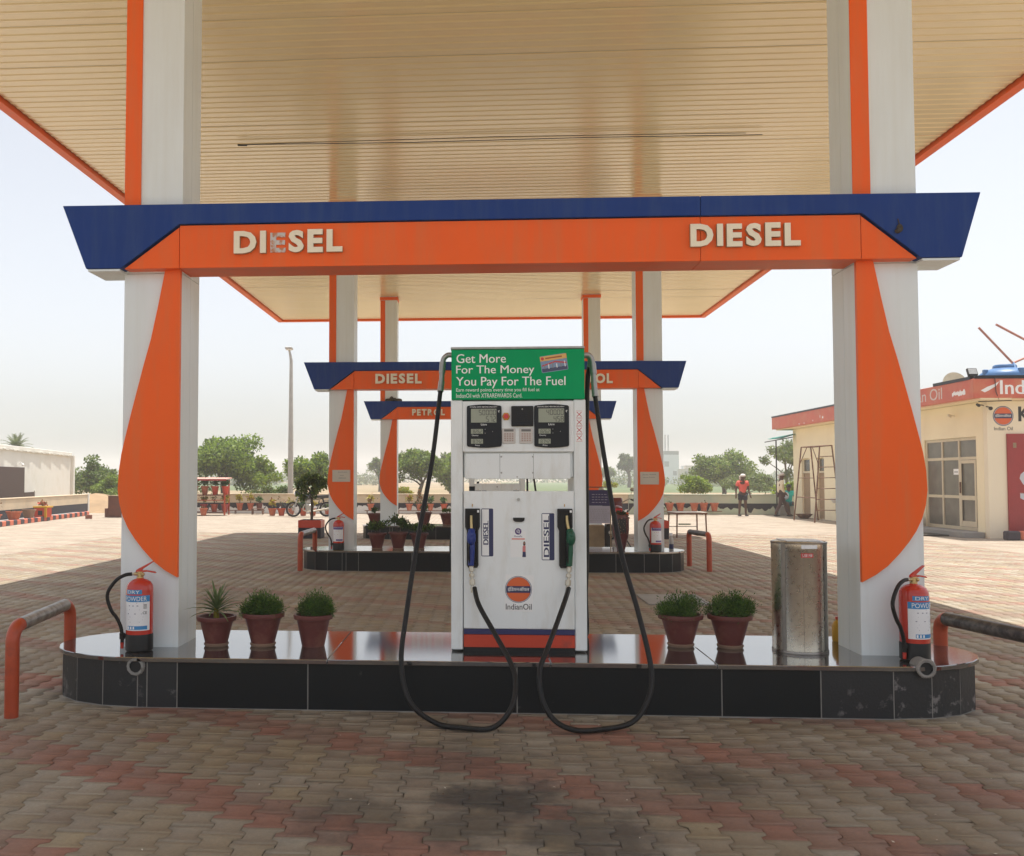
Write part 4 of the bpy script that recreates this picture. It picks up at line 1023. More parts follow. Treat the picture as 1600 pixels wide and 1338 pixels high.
# ------------------------------------------------------------------ stainless bin
def make_bin():
    t = thing('litter_bin', 'stainless steel cylinder bin with small red sticker, on the nearest island', 'bin', (2.192, 6.80, ISZ), 0)
    R_, H_ = .181, .755; a0 = math.radians(-90)
    b = MB(); b.lathe([(R_ - .002, 0), (R_ - .002, .02), (R_, .022), (R_, H_ - .055), (R_ + .0015, H_ - .052), (R_ + .0015, H_)], 48); b.build('barrel', m_steel, t, smooth=40)
    b = MB(); b.lathe([(R_ + .003, 0), (R_ + .004, .004), (R_ + .004, .014), (R_ + .002, .018)], 48); b.build('base_ring', m_steel_d, t, smooth=40)
    b = MB(); b.lathe([(R_ + .003, H_ - .012), (R_ + .004, H_), (R_ - .006, H_ + .003), (R_ - .012, H_ - .004)], 48); b.build('top_ring', m_steel_d, t, smooth=40)
    b = MB(); b.lathe([(0, H_ + .004), (R_ - .03, H_ + .004), (R_ - .014, H_ - .002)], 40); b.build('lid', m_steel, t, smooth=20)
    b = MB(); b.prism([(-.11, -.10), (.12, -.12), (.13, .09), (.0, .13), (-.12, .11)], H_ + .006, H_ + .012, 'z'); b.build('lid_paper', m_label, t)
    for a in (-.16, .50):   # vertical seams
        x, y = R_ * math.sin(a), -R_ * math.cos(a); b = MB(); b.tube([(x, y, .022), (x, y, H_ - .055)], .0012, 5); b.build('seam', m_steel_d, t)
    for a0_, a1_ in ((.72, .98), (-.98, -.80)):   # folded edge strips at the sides
        k = 4; aa = [a0_ + (a1_ - a0_) * i / k for i in range(k + 1)]; b = MB()
        b.add([((R_ + .002) * math.sin(a), -(R_ + .002) * math.cos(a), .02) for a in aa] + [((R_ + .002) * math.sin(a), -(R_ + .002) * math.cos(a), H_ - .013) for a in aa], [(i, i + 1, i + k + 2, i + k + 1) for i in range(k)])
        b.build('edge_strip', m_steel_d, t, smooth=60)
    w = lambda r: (lambda p: (r * math.sin(p[0] / r), -r * math.cos(p[0] / r), p[2]))
    def patch(x0, x1, z0, z1, r, m, par):
        f = w(r); k = 6; xs = [x0 + (x1 - x0) * i / k for i in range(k + 1)]; b = MB(); b.add([f((x, 0, z0)) for x in xs] + [f((x, 0, z1)) for x in xs], [(i, i + 1, i + k + 2, i + k + 1) for i in range(k)])
        return b.build('sticker', m, par, smooth=60, recalc=False)
    s = patch(-.042, .040, H_ - .100, H_ - .070, R_ + .0008, m_print_r, t)
    b = MB(); text(b, 'USE ME', -.034, .032, H_ - .094, H_ - .076, 0, 0, mapf=w(R_ + .0030)); b.build('lettering', m_print_w, s, smooth=0, recalc=False)
    patch(-.04, .07, H_ - .040, H_ - .014, R_ + .0024, m_label, t)
    return t
make_bin()
# yellow can tucked behind the column
t = thing('yellow_can', 'small yellow plastic can peeping out behind the column next to the bin', 'can', (2.60, 7.22, ISZ))
b = MB(); b.lathe([(0, 0), (.038, 0), (.042, .01), (.042, .11), (.03, .14), (.016, .15), (.016, .16)], 16); b.build('can_body', m_yellow, t, smooth=40)
b = MB(); b.lathe([(.018, .158), (.018, .178), (0, .179)], 12); b.build('cap', m_ored, t)
# spray bottle on the middle island
t = thing('spray_bottle', 'small grey spray bottle with dark blue label at the end of the middle island', 'bottle', (3.10, 15.95, ISZ))
b = MB(); b.lathe([(0, 0), (.034, 0), (.037, .006), (.037, .16), (.03, .20), (.016, .225), (.014, .25)], 18); b.build('bottle_body', m_lamp, t, smooth=40)
b = MB(); b.lathe([(.0378, .03), (.0378, .11)], 18); b.build('label', m_print_b, t, smooth=60)
b = MB(); b.lathe([(.018, .245), (.018, .27), (0, .272)], 12); b.box(-.03, .018, -.012, .012, .268, .292); b.prism([(-.026, .268), (-.016, .268), (-.022, .235), (-.030, .235)], -.006, .006); b.build('trigger_head', m_label, t, bevel=.002)
# maroon urn with a dark net of trimmings
t = thing('maroon_urn', 'tall maroon vase stuffed with dark foliage and specks of litter, on the middle island', 'urn', (2.285, 15.98, ISZ))
b = MB(); b.lathe([(0, 0), (.062, 0), (.068, .02), (.088, .10), (.125, .24), (.135, .34), (.135, .52), (.118, .585), (.105, .59), (.10, .56)], 26); b.build('vase', M('maroon_glaze', (.11, .014, .016), .35, var=.15, coat=.2), t, smooth=50)
bl = [(0, 0, .56, .12, .12, .07), (-.05, -.03, .60, .07, .07, .05), (.05, .0, .60, .06, .07, .05)]
P, d = blob_points(bl, 260, .5); put('foliage', leaf_mesh('foliage', P, .035, [m_leaf, m_oleaf, m_dark], .3, 1.5, rng.choice([0, 1, 2], 260)), t)
b = MB()
for k in range(46):
    a = -PI / 2 + random.uniform(-.85, .85); z = random.uniform(.26, .56); r_ = .136 if z > .33 else .128
    b.ball((r_ * math.cos(a), r_ * math.sin(a), z), random.choice([(.006, .004, .006), (.010, .004, .006), (.005, .004, .012)]), 6, 4)
b.build('litter', m_ply, t)
k = 12; b = MB(); aa = [-PI / 2 - .75 + 1.3 * i / k for i in range(k + 1)]
b.add([(.1375 * math.cos(a), .1375 * math.sin(a), .30 + .03 * math.sin(i * 2.1)) for i, a in enumerate(aa)] + [(.1375 * math.cos(a), .1375 * math.sin(a), .525 + .02 * math.sin(i * 1.7)) for i, a in enumerate(aa)], [(i, i + 1, i + k + 2, i + k + 1) for i in range(k)])
b.build('dark_net', m_dark, t, smooth=60)

# ------------------------------------------------------------------ guard hoops
def make_hoop(x, y0, y1, h, label, mtop, r=.044, dx=0.):
    t = thing('guard_hoop', label, 'guard rail', (x, y0, 0), 0, 'steel guard hoops at the island ends')
    L_ = y1 - y0; cr = .10
    b = MB()
    for s in (0, 1):
        yy = s * L_; sg = 1 if s == 0 else -1; xx = dx * s
        arc = [(xx + 0, yy + sg * cr * (1 - math.cos(a)), h - cr + cr * math.sin(a)) for a in [PI / 2 * k / 6 for k in range(7)]]
        b = MB(); b.tube([(xx, yy, -.02), (xx, yy, .3)] + arc, r, 14); b.build('leg', m_hoopr, t, smooth=60)
    b = MB(); b.tube([(0, cr - .004, h), (dx, L_ - cr + .004, h)], r + .0012, 14); b.build('top_rail', mtop, t, smooth=60)
    return t
make_hoop(-3.012, 5.98, 7.12, .575, 'red hoop with worn silver rail at the nearest island, extinguisher and spiky plant end', m_hoops, .044, -.125)
make_hoop(3.47, 5.98, 7.10, .535, 'red hoop with long blackened rail at the nearest island, bin end', m_hoopk, .047, -.20)
make_hoop(-3.0, 15.62, 17.0, .60, 'red hoop at the middle island, next to the square tree planter', m_hoops)
make_hoop(3.71, 15.95, 16.9, .60, 'red hoop with dark top rail at the middle island, by the table frame', m_hoopk, .044, -.12)

# ------------------------------------------------------------------ metal cover and square planters
t = thing('duct_cover', 'grey concrete duct cover with a slotted frame set flush in the paving', 'duct cover', (2.38, 12.25, -.012))
B('cover_slab', m_concrete, t, -.37, .30, -.48, .48, 0, .022, bevel=.006)
B('frame_rail', m_alu, t, .31, .325, -.48, .48, 0, .026); B('slot', m_dark, t, .327, .35, -.40, .30, 0, .012); B('frame_rail', m_concrete, t, .352, .40, -.48, .48, 0, .025)
def planter(loc, label, tree):
    t = thing('square_planter', label, 'planter', loc, 0, 'square orange and black planters')
    b = MB(); b.prism(rect(-.29, .29, -.29, .29), 0, .27, 'z'); b.build('lower_band', m_kerb_k if 0 else m_wblack, t, bevel=.008)
    B('upper_band', m_ored, t, -.292, .292, -.292, .292, .27, .46, bevel=.008)
    b = MB(); b.prism(rect(-.25, .25, -.25, .25), .4605, .468, 'z'); b.build('soil', m_soil, t)
    return t
p1 = planter((-4.36, 24.2, 0), 'square orange and black planter beside the farthest island, holding a young tree', True)
planter((4.38, 24.6, 0), 'square orange and black planter mostly hidden behind the middle column near the table frame', False)

# ------------------------------------------------------------------ trees
def tree(name, label, base, trunk_h, crown_c, crown_r, n, size, cols, lean=(0, 0), tr=.14, nb=26, group='trees beyond the forecourt', flat=.8, limbs=7, cat='tree', inner=.5):
    """base and crown centre in world metres; many leaf faces on overlapping lumps"""
    t = thing(name, label, cat, base, 0, group)
    c = (crown_c[0] - base[0], crown_c[1] - base[1], crown_c[2] - base[2])
    bl = crown_blobs(c, crown_r, nb, flat=flat)
    P, d = blob_points(bl, int(n * 1.35), inner); size = size * .82
    keep = P[:, 2] > .12; P = P[keep]; d = d[keep]
    # thin the leaves irregularly so that the sky shows through
    f = np.sin(P[:, 0] * 2.1 / crown_r[0] * 3 + 1.3) + np.sin(P[:, 1] * 1.7 / crown_r[0] * 3) + np.sin(P[:, 2] * 2.6 / crown_r[2] * 3 + .5)
    keep = (f > -1.15) | (rng.random(len(P)) < .30); P = P[keep]; d = d[keep]
    mi = rng.choice(len(cols), len(P), p=[1 / len(cols)] * len(cols))
    put('crown', leaf_mesh('crown', P, size, cols, .15, 1.5, mi, outward=d), t)
    b = MB(); top = (lean[0], lean[1], trunk_h)
    mid = (lean[0] * .3 + tr * .4, lean[1] * .3, trunk_h * .5)
    b.tube(spline([(0, 0, -.1), mid, top], 4), [tr * (1.25 - .35 * i / 8) for i in range(9)], 9)
    for k in range(limbs):
        q = bl[int(rng.integers(len(bl)))]
        m_ = ((top[0] * .6 + q[0] * .4) + random.uniform(-.1, .1), (top[1] * .6 + q[1] * .4), top[2] * .55 + q[2] * .45)
        b.tube(spline([top if k % 2 else (mid[0] * .4 + top[0] * .6, 0, trunk_h * .82), m_, q[:3]], 3), [tr * .6 * (1 - .13 * i) for i in range(7)], 6)
    b.build('trunk', m_bark, t, smooth=60)
    return t
def leafm(nm, c): return M(nm, c, .6, var=.4, vsc=1.5, trans=.5)
g_bright = leafm('foliage_bright', (.20, .285, .035)); g_mid = leafm('foliage_mid', (.135, .21, .03)); g_dark = leafm('foliage_dark', (.07, .12, .025))
g_olive = leafm('foliage_olive', (.17, .205, .055)); g_grey = leafm('foliage_grey_green', (.14, .175, .07)); g_lime = leafm('foliage_lime', (.25, .33, .032))
tree('leafy_tree', 'large bright green tree behind the red roofed pot stand', (-15.2, 55, 0), 1.2, (-15.4, 55, 2.35), (3.0, 2.6, 2.25), 15000, .17, [g_bright, g_mid, g_bright, g_dark], nb=42)
tree('leafy_tree', 'bright green lower side tree leaning out to the lamp post side of the large tree', (-13.6, 56.5, 0), .9, (-13.4, 56, 1.7), (1.6, 1.5, 1.35), 6000, .15, [g_bright, g_mid, g_lime], nb=20, tr=.09)
tree('dense_bush', 'dark bushy tree right behind the end of the white building', (-20.5, 49, 0), .4, (-20.4, 49, 1.25), (1.35, 1.3, 1.55), 8000, .12, [g_dark, g_mid, g_olive], nb=26, tr=.10)
tree('dense_bush', 'feathery green bush between the white building and the brown cabinet', (-18.9, 47.5, 0), .3, (-18.75, 47.5, .80), (1.2, 1.0, .85), 5000, .11, [g_bright, g_mid], nb=22, tr=.06)
tree('leafy_tree', 'hazy grey green tree far behind the brown cabinet', (-23.2, 64, 0), .8, (-22.8, 64, 1.4), (1.9, 1.5, 1.3), 5000, .15, [g_grey, g_olive], nb=20)
tree('leafy_tree', 'rounded light green tree standing behind the lamp post and parked motorcycle', (-9.3, 50, 0), 1.0, (-9.0, 50, 1.75), (1.55, 1.4, 1.30), 8500, .13, [g_bright, g_lime, g_mid, g_dark], nb=34, tr=.11, lean=(-.15, 0))
tree('leafy_tree', 'wide tree with visible crooked trunk behind the yellow shrub', (-4.1, 60, 0), 1.25, (-4.2, 60, 2.35), (1.95, 1.8, 1.45), 10500, .15, [g_mid, g_dark, g_bright, g_olive], nb=40, tr=.12, lean=(.35, 0))
tree('leafy_tree', 'green tree just beside the pump, behind the wide crooked tree', (-2.2, 66, 0), .9, (-2.0, 66, 2.1), (1.6, 1.5, 1.75), 7500, .16, [g_mid, g_bright, g_olive], nb=28)
tree('leafy_tree', 'hazy dark tree peeping above the green tree near the pump hose', (-2.2, 92, 0), 2, (-2.4, 92, 3.0), (2.6, 2, 1.5), 5500, .24, [g_dark, g_grey], nb=24, tr=.2)
tree('slender_tree', 'small pale tree far away between the two petal columns', (-11.9, 110, 0), 1.5, (-11.8, 110, 2.9), (1.25, 1.1, 1.55), 3000, .2, [g_grey, g_mid], nb=16, tr=.13)
tree('slender_tree', 'tall hazy tree far away behind the rear of the maroon motorcycle', (24.3, 160, 0), 2.4, (24.3, 160, 3.8), (1.75, 1.6, 2.3), 4500, .3, [g_grey, g_dark], nb=18, tr=.25)
tree('leafy_tree', 'broad hazy low tree beside the tall hazy tree', (21.3, 165, 0), 1.2, (21.3, 165, 2.3), (2.3, 1.8, 1.5), 4000, .3, [g_grey, g_mid], nb=16, tr=.2)
tree('dense_bush', 'big rounded bushy tree with dark hollow base behind the man in coral shirt', (18.6, 75, 0), .9, (18.7, 75, 2.0), (2.6, 2.2, 1.85), 13000, .17, [g_mid, g_olive, g_bright, g_dark], nb=44, tr=.16)
tree('dense_bush', 'light green bush in front of the big bushy tree, over the pale wall', (11.35, 52, 0), .4, (11.35, 52, 1.05), (.92, .9, .85), 4500, .10, [g_bright, g_lime, g_mid], nb=22, tr=.05)
tree('dense_bush', 'low shrubbery behind the walking man in beige shirt', (17.6, 66, 0), .4, (18.0, 66, 1.05), (2.3, 1.4, .95), 6000, .13, [g_olive, g_mid, g_grey], nb=24, tr=.07)
tree('slender_tree', 'sparse grey green tree behind the green awning pole', (19.3, 62, 0), 1.6, (19.4, 62, 2.75), (1.9, 1.6, 1.55), 4800, .14, [g_grey, g_olive, g_mid], nb=24, tr=.09, inner=.75)
tree('dense_bush', 'bright green bush right behind the seated person', (14.1, 45.2, 0), .3, (14.2, 45.2, .85), (.85, .7, .75), 3500, .10, [g_lime, g_bright], nb=16, tr=.04)
tree('dense_bush', 'small dark shrub beside the lamp post foot', (-9.6, 46.5, 0), .2, (-9.75, 46.5, .75), (.5, .5, .65), 1800, .09, [g_dark, g_mid], nb=12, tr=.04)
tree('dense_bush', 'low dry green bush between the bright tree and the lamp post', (-11.9, 50, 0), .2, (-11.7, 50, .65), (1.1, .7, .55), 2600, .10, [g_olive, g_mid], nb=14, tr=.04)
tree('yellow_shrub', 'vivid yellow shrub at the foot of the crooked tree', (-3.95, 47, 0), .3, (-3.9, 47, .85), (.55, .45, .33), 1500, .09, [m_yleaf, g_lime], nb=12, tr=.03, cat='shrub', group='yellow shrubs past the wall')
tree('yellow_shrub', 'small vivid yellow shrub seen over the navy notice stand', (7.85, 60, 0), .4, (7.9, 60, 1.05), (.55, .4, .33), 900, .09, [m_yleaf, g_lime], nb=10, tr=.03, cat='shrub', group='yellow shrubs past the wall')
# young tree in the planter
t = tree('planter_tree', 'young bushy tree growing in the planter beside the parked motorcycle', (-4.36, 24.2, .468), .62, (-4.36, 24.2, 1.30), (.44, .42, .54), 1700, .075, [g_mid, g_dark, g_olive], nb=15, tr=.03, inner=.8, group='planted trees')

# palm behind the white building
t = thing('date_palm', 'date palm rising behind the white building roof', 'palm', (-27.2, 54, .55))
b = MB(); b.tube([(0, 0, -.1), (.05, 0, 1.2), (0, 0, 2.7)], [.2, .17, .16], 10); b.build('trunk', m_bark, t, smooth=60)
for k in range(30):
    s = k / 30; az = k * 2.399; el = 1.35 - 1.25 * s; L_ = random.uniform(1.05, 1.35); pts = []
    for i in range(9):
        u = i / 8; x = L_ * u * math.cos(el); z = 2.72 + L_ * (u * math.sin(el) - (.25 + .35 * s) * u * u); pts.append((x * math.cos(az), x * math.sin(az), z))
    b = MB(); b.tube(pts, [.018 * (1 - .1 * i) for i in range(9)], 4)
    for i in range(1, 9):
        p = Vector(pts[i]); d = (p - Vector(pts[i - 1])).normalized(); sd_ = d.cross(Vector((0, 0, 1))).normalized()
        for sg in (-1, 1):
            for h_ in (0, .5):
                q = p - d * h_ * L_ / 8; e = q + (d * .5 + sd_ * sg * .8 + Vector((0, 0, .12))) * (.34 * (1 - .5 * i / 9)); w_ = d * .028
                b.add([q - w_, q + w_, e], [(0, 1, 2)])
    b.build('frond', g_grey, t, smooth=0, recalc=False)

# ------------------------------------------------------------------ low back wall with ragged painted skirting
def back_wall(x0, x1, Y, mtop, label, skirt_rag=True, pale=m_wwhite, ragged=0):
    t = thing('boundary_wall', label, 'wall', (0, Y, 0), 0, 'low boundary walls')
    b = MB(); b.box(x0, x1, 0, .18, -.05, .80); b.build('masonry', mtop, t, bevel=.01)
    B('coping', mtop, t, x0, x1, -.035, .21, .8005, .85, bevel=.008)
    B('white_skirting', pale, t, x0 + .002, x1 - .002, -.008, -.0005, 0, .44)
    # black paint with torn star-shaped lower edge
    x = x0 + .01; pts = []
    while x < x1 - .01:
        pts.append((x, random.choice([.20, .24, .32, .12, .27, .36, .08])*1. + random.uniform(-.03, .03))); x += random.uniform(.04, .16)
    pts.append((x1 - .01, .2))
    b = MB(); n = len(pts)
    b.add([(p[0], -.0105, p[1]) for p in pts] + [(p[0], -.0105, .455) for p in pts], [(i, i + 1, i + n + 1, i + n) for i in range(n - 1)])
    b.build('black_paint', m_wblack, t, smooth=0)
    return t
back_wall(-15.2, 6.2, 41.05, m_wcream, 'low cream boundary wall with ragged black skirting behind the pot rows')
back_wall(6.21, 16.5, 41.05, m_wgreen, 'low pale green boundary wall with ragged black skirting behind the three people', pale=m_wgreen)
# star shapes left white in the paint
b = MB()
for k in range(10):
    a = PI / 2 + PI * k / 5; r_ = .17 if k % 2 == 0 else .07; b.v.append((-9.55 + r_ * math.cos(a), 41.036, .26 + r_ * math.sin(a)))
b.f.append(tuple(range(10))); b.mi.append(0); tag(b.build('painted_star', m_wwhite, smooth=0), 'white painted star on the cream boundary wall near the red pot stand', 'painted star')
# earth bank and field strips past the wall
b = MB(); nx, ny = 90, 8; vv = []
for j in range(ny):
    for i in range(nx):
        x = -26 + 52 * i / (nx - 1); yy = 41.6 + 6.5 * j / (ny - 1); pr = math.sin(PI * min(1, j / (ny - 1) * 1.02)) if 0 < j < ny - 1 else 0
        vv.append((x, yy, -.055 + pr * (.62 + .18 * math.sin(x * .9) + .12 * math.sin(x * 2.7 + 1) + random.uniform(-.05, .05))))
b.add(vv, [(j * nx + i, j * nx + i + 1, (j + 1) * nx + i + 1, (j + 1) * nx + i) for j in range(ny - 1) for i in range(nx - 1)])
o = b.build('earth_bank', m_bank, smooth=60); o['kind'] = 'structure'
o = sheet('crop_field', 6, 120, 105, 330, -.052, m_crop)
o = sheet('crop_field', -160, -30, 120, 300, -.050, m_crop)
# far treeline in the haze
def treeline(x0, x1, Y, h, n, seed):
    P = []; x = x0
    bl = []
    while x < x1:
        r_ = random.uniform(.6, 1.5) * h * .6; hh = h * random.uniform(.45, 1.1); bl.append((x, Y + random.uniform(-6, 6), hh * .45, r_, r_, hh * .55)); x += r_ * random.uniform(.7, 1.6)
    P, d = blob_points(bl, n, .35); P[:, 2] = np.abs(P[:, 2])
    me = leaf_mesh('treeline', P, h * .12, [g_grey, g_dark, g_olive], .2, 1.4, rng.choice([0, 1, 2], n), outward=d); o = put('treeline', me); o['kind'] = 'stuff'
treeline(-190, 190, 330, 5.5, 16000, 1)
treeline(20, 75, 185, 2.6, 5000, 2)
treeline(-90, -20, 210, 3.5, 6000, 3)

# ------------------------------------------------------------------ far white building with mast, pale house
t = thing('far_building', 'white hazy building with grey rooftop parapet and mast in the distance', 'building', (50.7, 260, 0))
B('walls', m_farw, t, -2.1, 2.1, 0, 4, 0, 7.2); B('roof_parapet', m_fargrey, t, -1.9, 2.1, .1, 3.8, 7.8, 8.8); B('walls', m_farw, t, -2.1, 2.1, .05, 4, 7.205, 7.8)
B('window', m_fargrey, t, -1.75, -.55, -.06, -.002, 4.6, 6.0); B('window', m_fargrey, t, .5, 1.5, -.06, -.002, 2.2, 3.4)
for xx in (-1.3, -.5):
    b = MB(); 
    for sx in (-.13, .13):
        for sy in (1.0, 1.26): b.tube([(xx + sx, sy, 8.75), (xx + sx * .5, sy, 13.2)], .05, 4)
    for k in range(9): z = 9 + .46 * k; b.tube([(xx - .13 * (1 - k * .05), 1.0, z), (xx + .13 * (1 - k * .05), 1.0, z + .42)], .03, 3)
    b.build('mast', m_fargrey, t, smooth=0)
t = thing('far_house', 'low pale house half hidden behind the light green bush far away', 'house', (49, 230, 0))
B('walls', m_farp, t, -1.8, 2.2, 0, 4, 0, 3.7); B('walls', m_farp, t, -.6, 1.4, .5, 3.5, 3.705, 4.5); B('window', m_fargrey, t, -.9, -.3, -.06, -.002, 2.4, 3.1); B('window', m_fargrey, t, .5, 1.1, -.06, -.002, 2.4, 3.1)
B('roof_tank', m_farw, t, -1.5, -.9, 1, 1.6, 3.705, 4.4)
t = thing('far_house', 'low pale farm shed in the far crop field near the broad hazy tree', 'house', (33.5, 230, 0))
B('walls', m_farp, t, -1.9, 1.9, 0, 4, 0, 1.6); B('roof', m_farw, t, -2.1, 2.1, -.2, 4.2, 1.605, 1.8); B('doorway', m_fargrey, t, -.4, .4, -.05, -.002, 0, 1.2)

# ------------------------------------------------------------------ lamp post
t = thing('lamp_post', 'tall galvanised lamp post behind the cream wall', 'lamp post', (-8.72, 43, 0))
b = MB(); b.tube([(0, 0, -.1), (0, 0, 3.2), (-.0, 0, 6.9), (-.04, 0, 7.15), (-.10, -.02, 7.42)], [.135, .115, .075, .06, .045], 12); b.build('pole', m_lamp, t, smooth=60)
b = MB(); b.box(-.25, .06, -.24, .16, 7.42, 7.52); b.build('lamp_head', m_lamp, t, bevel=.02); B('lamp_lens', m_label, t, -.22, .03, -.20, .10, 7.395, 7.4195)
B('base_box', m_lamp, t, -.16, .16, -.16, .16, -.05, .3)

# ------------------------------------------------------------------ pots along the back wall
def wall_pot(x, y, z, h, r1, m, kind, label, group):
    t = thing('wall_pot', label, 'potted plant', (x, y, z), random.uniform(0, 6), group)
    b = pot_mesh(h, r1 * .62, r1, .05, .012); b.build('pot', m, t, smooth=40)
    b = MB(); b.lathe([(0, h - .03), (r1 - .01, h - .03)], 14); b.build('soil', m_soil, t)
    if kind == 'yellow': shrub(.42, .16, 130, .07, [m_yleaf, m_oleaf])(t, h, r1)
    elif kind == 'bronze':
        n = 220; zz = rng.random(n) ** 1.3; rr = .15 * (1 - zz) + .01; a = rng.random(n) * 2 * PI
        put('foliage', leaf_mesh('foliage', np.stack([rr * np.cos(a), rr * np.sin(a), h - .02 + zz * .62], 1), .06, [m_oleaf, m_leaf], .6, 1.6, rng.choice([0, 1], n, p=[.7, .3])), t)
    elif kind == 'green': shrub(.30, .17, 150, .07)(t, h, r1)
    elif kind == 'twig':
        b = MB()
        for k in range(5):
            a = random.uniform(0, 6); b.tube([(0, 0, h - .04), (.05 * math.cos(a), .05 * math.sin(a), h + .25), (.16 * math.cos(a), .16 * math.sin(a), h + random.uniform(.35, .55))], [.007, .005, .003], 4)
        b.build('twigs', m_bark, t); P = rng.normal(size=(40, 3)) * np.array([.12, .12, .1]) + np.array([0, 0, h + .3]); put('foliage', leaf_mesh('foliage', P, .05, [m_oleaf, m_leaf], .2, 1.6, rng.choice([0, 1], 40)), t)
    elif kind == 'sparse':
        P = rng.normal(size=(26, 3)) * np.array([.07, .07, .03]) + np.array([0, 0, h]); put('foliage', leaf_mesh('foliage', P, .05, [m_leaf, m_oleaf], .5, 1.6, rng.choice([0, 1], 26)), t)
    return t
ORD = ['first', 'second', 'third', 'fourth', 'fifth', 'sixth', 'seventh', 'eighth', 'ninth', 'tenth', 'eleventh', 'twelfth']
# low rail that carries the row by the people
def pot_rail(x0, x1, Y, label):
    t = thing('pot_rail', label, 'rail', (0, Y, 0), 0, 'low steel rails for pots')
    for yy in (-.09, .09): B('rail', m_rust, t, x0, x1, yy - .015, yy + .015, .13, .155)
    x = x0 + .1
    while x < x1:
        b = MB(); b.box(x - .015, x + .015, -.10, -.07, 0, .1295); b.box(x - .015, x + .015, .07, .10, 0, .1295); b.box(x - .0149, x + .0149, -.0695, .0695, .10, .129); b.build('rail_leg', m_rust, t); x += 1.35
    return t
pot_rail(6.35, 9.95, 40.5, 'low rusty rail holding terracotta pots before the pale green wall')
pot_rail(-12.0, -9.3, 40.3, 'low rusty rail of pots beside the red pot stand')
pot_rail(-5.0, -.4, 40.5, 'low rusty rail of pots behind the farthest island, seen beside the pump')
xs = [6.55, 6.87, 7.37, 7.82, 8.27, 8.83, 9.22, 9.66]
for i, x in enumerate(xs):
    wall_pot(x, 40.5 + random.uniform(-.03, .03), .156, .34, .17, m_terra2, ['green', 'sparse', 'none', 'sparse', 'none', 'none', 'sparse', 'none'][i], '%s terracotta pot along the green wall rail, counting towards the man in coral' % ORD[i], 'terracotta pots on the rail by the green wall')
for i, (x, k, m) in enumerate(((-10.05, 'yellow', m_terra2), (-9.58, 'yellow', m_terra2), (-9.2, 'green', m_terra))):
    wall_pot(x - .32, 40.3, .156, .30, .145, m, k, 'terracotta pot with %s on the rail, %s from the red pot stand' % ({'yellow': 'yellow sprigs', 'green': 'low green tuft'}[k], ORD[i]), 'pots on the rail by the red stand')
for i, (x, k, m) in enumerate(((-4.75, 'yellow', m_terra2), (-4.15, 'twig', m_terra2), (-3.10, 'yellow', m_terra2), (-2.66, 'bronze', m_terra2), (-2.2, 'green', m_terra2), (-1.62, 'green', m_hoopr), (-1.12, 'bronze', m_hoopr), (-.62, 'yellow', m_terra2))):
    wall_pot(x, 40.5, .156, .28, .145, m, k, '%s pot on the rail behind the farthest island, counting towards the pump' % ORD[i], 'pots on the rail behind the farthest island')
for i, (x, k) in enumerate(((-8.5, 'yellow'), (-8.13, 'twig'), (-7.75, 'yellow'), (-7.25, 'green'), (-6.85, 'yellow'), (-6.2, 'green'), (-5.75, 'sparse'))):
    wall_pot(x, 38.3 + random.uniform(-.1, .1), 0, .30, .165, m_hoopr if i % 2 else m_terra2, k, '%s pot on the ground behind the parked motorcycle, counting from the lamp post side' % ORD[i], 'pots on the ground behind the motorcycle')
t = thing('step_stool', 'tiny dark steel stool standing alone near the pot rail', 'stool', (-9.42, 39.6, 0))
B('seat', m_rust, t, -.25, .25, -.12, .12, .22, .25); B('leg', m_rust, t, -.24, -.20, -.11, .11, 0, .2195); B('leg', m_rust, t, .20, .24, -.11, .11, 0, .2195)
# drooping palm-like plant by the middle column
t = thing('potted_palm', 'arching olive fronded potted palm at the green wall near the column', 'potted plant', (7.0, 39.2, 0))
b = pot_mesh(.40, .16, .22, .05, .014); b.build('pot', m_terra2, t, smooth=40)
for k in range(26):
    b = MB(); blade(b, (0, 0, .42), k * 2.399, random.uniform(.7, 1.25), .035, random.uniform(.5, 1.2), random.uniform(.5, .9), 8); b.build('frond', m_spike if k % 3 else m_oleaf, t, smooth=80, recalc=False)

# ------------------------------------------------------------------ red roofed pot stand
t = thing('pot_stand', 'open pot stand with pink sheet roof and red posts against the wall', 'stand', (-11.9, 39.0, 0))
b = MB(); b.box(-1.2, 1.42, -.45, .45, 1.46, 1.50); b.v = [(x, y, z + .0 + .05 * (y > 0)) for x, y, z in b.v]; b.build('roof_sheet', M('faded_pink_sheet', (.55, .30, .24), .7, var=.1), t)
B('roof_edge', m_signred, t, -1.2, 1.42, -.46, -.451, 1.42, 1.47)
for xx in (-1.1, 1.32): 
    B('post', m_hoopr, t, xx - .03, xx + .03, -.38, -.32, 0, .84); B('post', m_hoopr, t, xx - .025, xx + .025, .30, .36, 0, 1.455)
for z in (.10, .80): B('shelf', m_rust, t, -1.12, 1.34, -.36, .34, z, z + .03)
B('cross_rail', m_hoopr, t, -1.069, 1.289, -.375, -.35, .60, .63)
for i in range(6):
    wall_pot(-12.85 + i * .44, 39.05, .831, .36, .155, m_ored if i % 3 else m_terra2, 'green', '%s pot on the upper shelf of the pink roofed stand, counted towards the lamp post' % ORD[i], 'pots on the upper shelf of the pot stand')
for i in range(6):
    wall_pot(-12.85 + i * .44, 38.95, .131, .32, .15, m_signred if i % 2 else m_hoopr, 'yellow' if i in (3, 5) else 'twig', '%s pot on the lower shelf of the pink roofed stand, counted towards the lamp post' % ORD[i], 'pots on the lower shelf of the pot stand')
wall_pot(-11.35, 38.3, 0, .30, .16, m_terra2, 'sparse', 'single terracotta pot on the paving in front of the pink roofed stand', 'pots on the ground by the stand')

